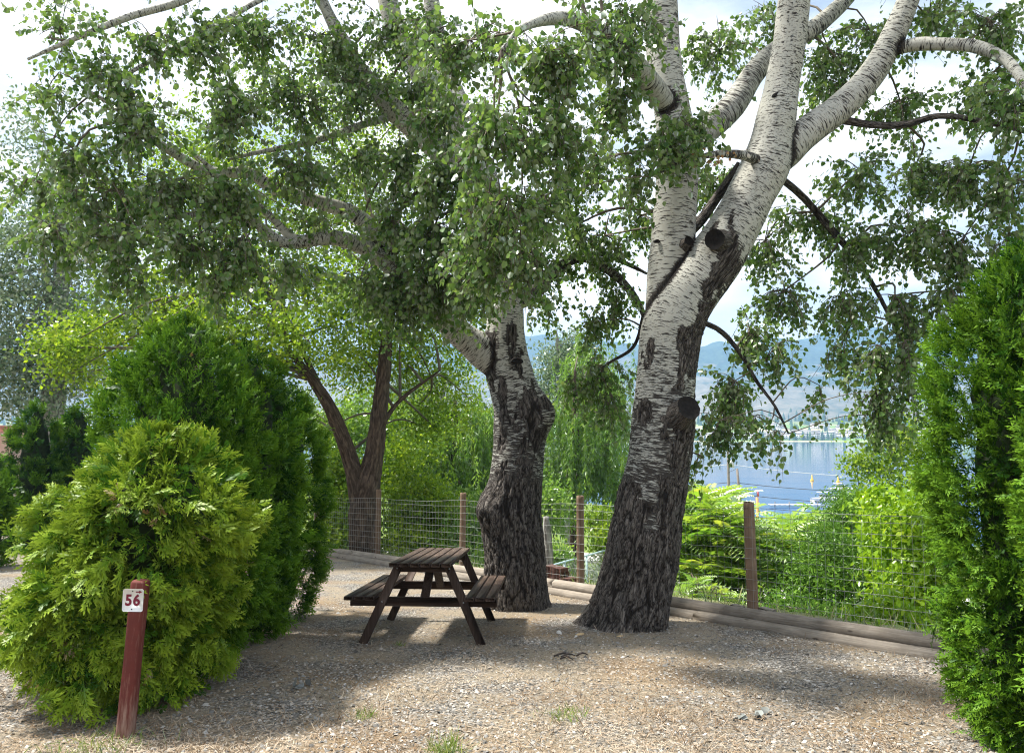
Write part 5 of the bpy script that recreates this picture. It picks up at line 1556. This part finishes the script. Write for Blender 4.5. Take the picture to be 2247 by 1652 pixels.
# ------------------------------------------------------------------ the far shore
M['house_white'] = plain('house_white', (0.74, 0.72, 0.68), 0.8, var=0.1, scale=.2)
M['house_roof'] = plain('house_roof', (0.30, 0.27, 0.25), 0.8, var=0.3, scale=.2)
M['glass'] = plain('window_glass', (0.06, 0.08, 0.10), 0.15, var=0.1, spec=0.6)
def house_parts(w, l, h, rh):
    wm = MB(); box_mb(wm, (0, 0, h / 2 - 2), (w / 2, l / 2, h / 2 + 2))
    rm = MB()
    o = .6
    rm.add([(-w / 2 - o, -l / 2 - o, h), (w / 2 + o, -l / 2 - o, h), (w / 2 + o, l / 2 + o, h), (-w / 2 - o, l / 2 + o, h), (-w / 2 - o, 0, h + rh), (w / 2 + o, 0, h + rh)],
           [[0, 1, 5, 4], [2, 3, 4, 5], [0, 3, 2, 1]])
    rm.faces([[0, 4, 3], [1, 2, 5]])
    return wm, rm
protos = []
for (w, l, h, rh) in ((14, 10, 5.5, 3), (20, 10, 7, 2.6), (11, 9, 6, 3.6), (34, 12, 8, 2.4)):
    wm, rm = house_parts(w, l, h, rh)
    win = MB()
    for k in range(int(w // 4)):
        for f in range(2 if h > 6.5 else 1):
            box_mb(win, (-w / 2 + 2.2 + k * 4, -l / 2 - .03, 1.9 + f * 3.0), (.9, .03, .75))
    protos.append((wm.mesh('house_wall'), rm.mesh('house_roof'), win.mesh('house_windows')))
rr_ = np.random.default_rng(9)
def place_house(px, row, k, rz):
    # walk along the sight line until the far shore rises to it
    for d in np.arange(SHORE + 12, SHORE + 620, 4.0):
        q = P(px, row, d)
        if far_z(np.array([q[0]]), np.array([d]))[0] >= q[2]:
            break
    zz_ = float(far_z(np.array([q[0]]), np.array([d]))[0])
    e = thing('lakeside_house', 'small pale house of the town across the lake', 'house', (q[0], d, zz_), 'houses of the town across the lake', rz)
    link('wall', protos[k][0], M['house_white'], e)
    link('roof', protos[k][1], M['house_roof'], e)
    wobj = link('windows', protos[k][2], M['glass'], e); wobj['kind'] = 'stuff'
for k in range(58):
    px = rr_.uniform(690, 955); row = 440.0 - abs(rr_.normal(0, 5.5)) - 1.5
    place_house(px, row, int(rr_.choice([0, 1, 2, 0, 2, 1, 3])), rr_.uniform(-.4, .4))
for k in range(8):
    place_house(716 + k * 13.5 + rr_.uniform(-2, 2), 438.6, 3, rr_.uniform(-.1, .1))
# far conifers and shore trees, one mass
fw = MB()
def cone_tree(n, xs, ys, hs, ws, tone):
    tv = []
    fz = []
    for lev, (z0, z1, w0) in enumerate(((.05, .5, 1.0), (.3, .75, .75), (.55, 1.0, .5))):
        k = len(tv)
        for j in range(6):
            a = j * math.pi / 3 + lev
            tv.append((z0, math.cos(a) * w0, math.sin(a) * w0))
        tv.append((z1, 0, 0))
        for j in range(6):
            fz.append([k + j, k + (j + 1) % 6, k + 6])
    tv = np.array(tv)
    pos = np.stack([xs, ys, far_z(xs, ys) - .5], -1)
    for w_, sel in ((.14, tone < .5), (.30, tone >= .5)):
        t2 = tv.copy(); t2[:, 1:] *= w_
        if sel.sum():
            scatter(fw, t2, np.array(fz), pos[sel], np.tile([0, 0, 1.0], (sel.sum(), 1)), rdir(int(sel.sum())), hs[sel], rnd=tone[sel])
n = 2200
xs = rr_.uniform(-1700, 1500, n); ds = np.concatenate([rr_.uniform(14, 40, 420), np.abs(rr_.normal(300, 60, 1100)) , rr_.uniform(60, 700, n - 1520)])
ys = SHORE + ds
kp = (pn(np.stack([xs * .006, ds * .012, xs * 0], -1)) > -.12) | (ds > 240)
xs, ys = xs[kp], ys[kp]
cone_tree(len(xs), xs, ys, rr_.uniform(8, 21, len(xs)), None, rr_.random(len(xs)))
M['far_tree'] = leaf_mat('far_tree', [(0.02, 0.05, 0.025), (0.035, 0.075, 0.03), (0.08, 0.14, 0.04)], trans=0.1, gloss=0.02)
tag(link('far_wood', fw.mesh('far_wood'), M['far_tree']), 'trees scattered through the town and hills across the lake', 'wood', kind='stuff')

# ------------------------------------------------------------------ at the foot of the slope
M['pole_wood'] = wood_mat('pole_wood', (0.12, 0.10, 0.085), (0.22, 0.19, 0.165), (0.30, 0.27, 0.24), axis=2, knots=False)
M['metal_grey'] = plain('metal_grey', (0.55, 0.56, 0.57), 0.45, 0.2, 0.1)
M['wire_dark'] = plain('wire_dark', (0.05, 0.05, 0.055), 0.6)
dpole = 78.0
pt = P(728, 450, dpole); bz = gz(pt[0], dpole)
pole = thing('utility_pole', 'tall wooden power pole with a grey transformer before the lake', 'pole', (pt[0], dpole, bz))
m_ = MB(); tube_mb(m_, [(pt[0], dpole, bz - .5), (pt[0], dpole, (bz + pt[2]) / 2), tuple(pt)], [.17, .15, .12], 12, 1); part('shaft', m_, M['pole_wood'], pole, True)
m_ = MB(); tube_mb(m_, [tuple(pt + [.25, -.3, -1.7]), tuple(pt + [.25, -.3, -.95])], [.26, .26], 14, .5); part('transformer', m_, M['metal_grey'], pole, True)
for dz in (-.05, -.5):
    m_ = MB(); tube_mb(m_, [tuple(pt + [0, 0, dz]), tuple(pt + [.0, 0, dz + .28])], [.05, .09], 8, .1); part('insulator', m_, M['metal_grey'], pole, True)
m_ = MB(); box_mb(m_, pt + np.array([0, -.1, -4.1]), (.5, .05, .06)); part('bracket', m_, M['pole_wood'], pole)
pt2 = P(737, 468, dpole - 1.5); bz2 = gz(pt2[0], dpole - 1.5)
pole2 = thing('utility_pole', 'shorter leaning pole propped beside the transformer pole', 'pole', (pt2[0] + .9, dpole - 1.5, bz2))
m_ = MB(); tube_mb(m_, [(pt2[0] + .9, dpole - 1.5, bz2 - .5), tuple(pt2)], [.16, .12], 12, 2); part('shaft', m_, M['pole_wood'], pole2, True)
m_ = MB(); tube_mb(m_, [tuple(pt2), tuple(pt + [0.05, 0, -2.2])], [.02, .02], 4, 2); part('tie_wire', m_, M['wire_dark'], pole2)
for k, (rows, lab) in enumerate((((468, 464, 464.5, 476), 'uppermost power line crossing in front of the lake'), ((486, 482, 482, 488), 'middle power line crossing in front of the lake'), ((499, 493, 493, 501), 'lowest power line crossing in front of the lake'))):
    ps = [P(560, rows[0], dpole + 8), P(728, rows[1], dpole), P(735, rows[2], dpole), P(1010, rows[3], dpole - 12)]
    fine = []
    for a, b, sg in ((ps[0], ps[1], .35), (ps[1], ps[2], 0), (ps[2], ps[3], .6)):
        for t in np.linspace(0, 1, 8, endpoint=False):
            fine.append(a + (b - a) * t + np.array([0, 0, -sg * 4 * t * (1 - t)]))
    fine.append(ps[3])
    m_ = MB(); tube_mb(m_, fine, [.03 if k else .022] * len(fine), 4, 3)
    tag(link('power_line', m_.mesh('power_line'), M['wire_dark'] if k else M['metal_grey']), lab, 'cable')
# buoys
M['buoy'] = plain('buoy', (0.85, 0.50, 0.06), 0.45, var=.1)
for px, row, lab in ((812, 477, 'yellow buoy floating alone on the lake'), (838, 478.5, 'yellow buoy next to the pale tree top')):
    d = (CZ - LAKE_Z) / ((row + 3 - HOR) / F)
    q = P(px, row, d)
    m_ = MB()
    th = np.linspace(0, 2 * math.pi, 12, endpoint=False)
    V = np.concatenate([np.stack([np.cos(th) * f, np.sin(th) * f, np.full(12, h)], -1) for h, f in ((-.3, .5), (.1, .62), (.45, .55), (.8, .28), (2.0, .18), (2.2, .05))])
    m_.add(V, [[a_ * 12 + j, a_ * 12 + (j + 1) % 12, (a_ + 1) * 12 + (j + 1) % 12, (a_ + 1) * 12 + j] for a_ in range(5) for j in range(12)])
    m_.faces([list(np.arange(12) + 60)])
    tag(link('buoy', m_.mesh('buoy', smooth=True), M['buoy'], None, (q[0], d, LAKE_Z)), lab, 'buoy', 'buoys on the lake')
# white boats and a jetty near the shore
M['boat_white'] = plain('boat_white', (0.80, 0.80, 0.80), 0.35, var=.04)
def boat(label, px, row, L, rz):
    d = (CZ - LAKE_Z) / ((row - HOR) / F)
    q = P(px, row, d)
    e = thing('moored_boat', label, 'boat', (q[0], d, LAKE_Z), 'boats moored at the shore', rz)
    st = [(-.5, .30, .9), (-.2, .34, .9), (.15, .32, .95), (.38, .18, 1.05), (.5, .01, 1.15)]
    V = []
    for x_, w, h in st:
        V += [(x_ * L, -w * L * .5, h), (x_ * L, -w * L * .36, -.25), (x_ * L, w * L * .36, -.25), (x_ * L, w * L * .5, h)]
    m_ = MB(); m_.add(V, [[i_ * 4 + j, i_ * 4 + j + 1, i_ * 4 + 5 + j, i_ * 4 + 4 + j] for i_ in range(4) for j in range(3)] + [[i_ * 4 + 3, i_ * 4, i_ * 4 + 4, i_ * 4 + 7] for i_ in range(4)] + [[0, 1, 2, 3]])
    link('hull', m_.mesh('hull'), M['boat_white'], e)
    m_ = MB(); box_mb(m_, (-.05 * L, 0, 1.35), (.18 * L, .11 * L, .45), None, .12); link('cabin', m_.mesh('cabin'), M['boat_white'], e)
    m_ = MB(); box_mb(m_, (-.05 * L, 0, 1.45), (.182 * L, .112 * L, .16), None, .02); link('windscreen', m_.mesh('windscreen'), M['glass'], e)
    m_ = MB(); box_mb(m_, (-.12 * L, 0, 2.3), (.17 * L, .13 * L, .05), None, .02); link('canopy', m_.mesh('canopy'), M['boat_white'], e)
    for s1 in (-1, 1):
        m_ = MB(); tube_mb(m_, [(-.2 * L, s1 * .11 * L, 1.1), (-.2 * L, s1 * .11 * L, 2.3)], [.03, .03], 6, 1); link('canopy_post', m_.mesh('canopy_post'), M['metal_grey'], e)
boat('white cabin boat moored above the sumac tops', 828, 500, 8.5, .2)
boat('white boat with canopy moored below the pale tree top', 842, 490, 7.5, -.3)
jd = (CZ - LAKE_Z) / ((505 - HOR) / F)
jq = P(795, 505, jd)
jet = thing('jetty', 'pale floating jetty behind the sumac at the near shore', 'jetty', (jq[0], jd, LAKE_Z))
for k in range(10):
    m_ = MB(); box_mb(m_, (-5.4 + k * 1.2, 0, .45), (.57, 1.1, .05), None, .01); link('plank', m_.mesh('plank'), M['boat_white'], jet)
for k in range(4):
    m_ = MB(); tube_mb(m_, [(-5 + k * 3.3, -1, -2), (-5 + k * 3.3, -1, 1.2)], [.11, .11], 8, 1); link('pile', m_.mesh('pile'), M['pole_wood'], jet)

# lakeside road and lawn path far below, seen between the trunks
M['road'] = plain('road', (0.50, 0.48, 0.45), 0.9, var=.08, scale=.4)
rm = MB()
nr = 60
xs = np.linspace(-70, 40, nr)
for y0, w in ((66.0, 3.2), (84.0, 2.6)):
    yy = y0 + 5 * np.sin(xs * .03) - .12 * xs
    za = ground_z(xs, yy - w) + .25; zb_ = ground_z(xs, yy + w) + .25
    zt = np.maximum(za, zb_)
    V = np.concatenate([np.stack([xs, yy - w, zt], -1), np.stack([xs, yy + w, zt], -1)])
    rm.add(V, [[i_, i_ + 1, nr + i_ + 1, nr + i_] for i_ in range(nr - 1)])
tag(link('road', rm.mesh('road'), M['road']), kind='structure')
pm_ = MB()
yy = np.linspace(16, 44, 30); xx = 3.2 + .06 * (yy - 16) + .4 * np.sin(yy * .3)
V = np.concatenate([np.stack([xx - .9, yy, ground_z(xx - .9, yy) + .03], -1), np.stack([xx + .9, yy, ground_z(xx + .9, yy) + .03], -1)])
pm_.add(V, [[i_ + 1, i_, 30 + i_, 30 + i_ + 1] for i_ in range(29)])
tag(link('path', pm_.mesh('path'), M['road']), kind='structure')

# chain-link fence with a pale top rail lower down the slope
M['rail'] = plain('fence_rail', (0.45, 0.58, 0.60), 0.5, .3, .1)
a = P(540, 568, 20); b = P(640, 540, 26)
cf = thing('chain_link_fence', 'low chain-link fence with pale blue rail between the two poplars', 'fence', ((a[0] + b[0]) / 2, (a[1] + b[1]) / 2, gz((a[0] + b[0]) / 2, (a[1] + b[1]) / 2)))
m_ = MB(); tube_mb(m_, [a, (a + b) / 2, b], [.028] * 3, 8, 1); part('top_rail', m_, M['rail'], cf, True)
for t in np.linspace(0, 1, 6):
    q = a + (b - a) * t
    m_ = MB(); tube_mb(m_, [q + np.array([0, 0, .03]), q - np.array([0, 0, 1.7])], [.03, .03], 8, 1); part('post', m_, M['rail'], cf, True)
m_ = MB()
for t in np.linspace(0, 1, 70):
    q = a + (b - a) * t
    for s1 in (-1, 1):
        e = q + (b - a) * s1 * .16 + np.array([0, 0, -1.5])
        tube_mb(m_, [q, e], [.0045, .0045], 3, 3, cap=False)
part('wire_mesh', m_, M['wire'], cf, kind='stuff')
# stack of bricks against the logs
M['brick'] = plain('brick', (0.11, 0.05, 0.038), 0.9, var=.35, scale=14)
bq = fpt(.42) + fn * .55
bs = thing('brick_stack', 'small stack of dark red bricks behind the logs by the burled poplar', 'bricks', (bq[0], bq[1], gz(bq[0], bq[1])), rz=ang)
bm_ = MB(); box_mb(bm_, (0, 0, 0), (.10, .05, .032), None, .004); bme = bm_.mesh('brick')
for lay in range(4):
    for k in range(3 if lay < 2 else 2):
        for row in range(2):
            o = link('brick', bme, M['brick'], bs, (-.33 + k * .215 + random.uniform(-.012, .012), -.06 + row * .115 + random.uniform(-.008, .008), .035 + lay * .0665))
            o.rotation_euler = (0, 0, random.uniform(-.06, .06))
# dead stump behind the burled poplar
sb = P(549, 585, 13.3); sb[2] = gz(sb[0], 13.3)
stp = thing('tree_stump', 'slim weathered stump behind the burled poplar', 'stump', sb)
wood_tube(stp, 'trunk', [sb - [0, 0, .2], sb + [0, 0, .3], sb + [-.03, 0, .8], sb + [-.05, 0, 1.05]], [.10, .08, .07, .05], M['grey_bark'], 14, .06, .02)
# low wooden rail fence below the terrace
a = P(745, 570, 14.5); b = P(905, 600, 12.6)
lf = thing('rail_fence', 'old low wooden fence half hidden under the dark bush', 'fence', ((a[0] + b[0]) / 2, (a[1] + b[1]) / 2, gz((a[0] + b[0]) / 2, (a[1] + b[1]) / 2)))
m_ = MB(); tube_mb(m_, [a, b], [.045, .045], 8, 1); part('rail', m_, M['log'], lf, True)
m_ = MB(); tube_mb(m_, [a - [0, 0, .5], b - [0, 0, .5]], [.04, .04], 8, 1); part('rail', m_, M['log'], lf, True)
for t in np.linspace(.02, .98, 7):
    q = a + (b - a) * t
    m_ = MB(); box_mb(m_, q + np.array([0, .06, -.45]), (.045, .03, .6), None, .005); part('post', m_, M['log'], lf)
# orange marker with a pink ribbon
d = 56.0
q = P(757, 492, d); q0 = gz(q[0], d)
mk = thing('marker_pole', 'orange marker pole with pink ribbon beside the fence post', 'pole', (q[0], d, q0))
M['orange'] = plain('orange_paint', (0.75, 0.28, 0.10), 0.6); M['pink'] = plain('pink_ribbon', (0.80, 0.22, 0.30), 0.6)
m_ = MB(); tube_mb(m_, [(q[0], d, q0), (q[0], d, q[2] - .35)], [.10, .10], 8, 2); part('shaft', m_, M['orange'], mk, True)
m_ = MB(); tube_mb(m_, [(q[0], d, q[2] - .35), (q[0] - .02, d, q[2] + .2)], [.025, .02], 6, 1); part('tip', m_, M['pole_wood'], mk, True)
m_ = MB()
m_.add([(q[0], d, q[2] + .15), (q[0] + .14, d - .03, q[2] + .02), (q[0] + .16, d + .05, q[2] - .30), (q[0] + .02, d, q[2] - .22), (q[0], d + .008, q[2] + .15), (q[0] + .14, d - .022, q[2] + .02), (q[0] + .16, d + .058, q[2] - .30), (q[0] + .02, d + .008, q[2] - .22)], [[0, 3, 2, 1], [4, 5, 6, 7], [0, 1, 5, 4], [1, 2, 6, 5], [2, 3, 7, 6], [3, 0, 4, 7]])
part('ribbon', m_, M['pink'], mk)

# adobe house at the far left
M['adobe'] = plain('adobe', (0.50, 0.34, 0.28), 0.9, var=.08, scale=1.5)
M['adobe_tile'] = plain('adobe_tile', (0.42, 0.23, 0.19), 0.85, var=.2, scale=3)
dh = 42.0
hb = P(-30, 470, dh); hb[2] = gz(hb[0], dh)
ah = thing('adobe_house', 'terracotta adobe house with curved parapet at the left edge', 'house', hb)
tp = P(0, 429, dh)[2] - hb[2]
def hp(px): return P(px, 440, dh)[0] - hb[0]
prof = [(hp(-80), 0), (hp(12.5), 0), (hp(12.5), tp * .62), (hp(11.5), tp * .80), (hp(9.5), tp * .92), (hp(6), tp * .95), (hp(-10), tp * .95), (hp(-80), tp * .95)]
n_ = len(prof)
V = [(x_, 0, z_) for x_, z_ in prof] + [(x_, 7, z_) for x_, z_ in prof]
m_ = MB(); m_.add(V, [[j, (j + 1) % n_, n_ + (j + 1) % n_, n_ + j] for j in range(n_)])
m_.faces([list(range(n_))]); m_.faces([list(range(n_, 2 * n_))[::-1]])
link('wall', m_.mesh('wall'), M['adobe'], ah)
m_ = MB(); box_mb(m_, (hp(-40), 4.5, tp * 1.0), (hp(15) - hp(-40), 3, .25), None, .05); rf = link('roof', m_.mesh('roof'), M['adobe_tile'], ah)
for k, pxw in enumerate((3, -14)):
    m_ = MB(); box_mb(m_, (hp(pxw), -.03, tp * .42), (.28, .05, .45), None, .01); w_ = link('window', m_.mesh('window'), M['adobe_tile'], ah)
    m_ = MB(); box_mb(m_, (hp(pxw), -.09, tp * .42), (.21, .02, .37)); link('pane', m_.mesh('pane'), M['glass'], w_)

# ------------------------------------------------------------------ haze over the lake
hz = MB()
zt_ = float(FZ.max()) + 8
box_mb(hz, (0, 2650, (zt_ - 30) / 2), (5400, 3250, (zt_ + 30) / 2))
m, nt = new_mat('haze_air')
vol = nt.nodes.new('ShaderNodeVolumePrincipled')
vol.inputs['Color'].default_value = (0.36, 0.63, 1.0, 1)
vol.inputs['Density'].default_value = 0.00030
vol.inputs['Anisotropy'].default_value = 0.2
o_ = nt.nodes.new('ShaderNodeOutputMaterial')
nt.links.new(vol.outputs['Volume'], o_.inputs['Volume'])
tag(link('haze', hz.mesh('haze'), m), 'pale blue haze over the lake and hills', 'haze', kind='stuff')
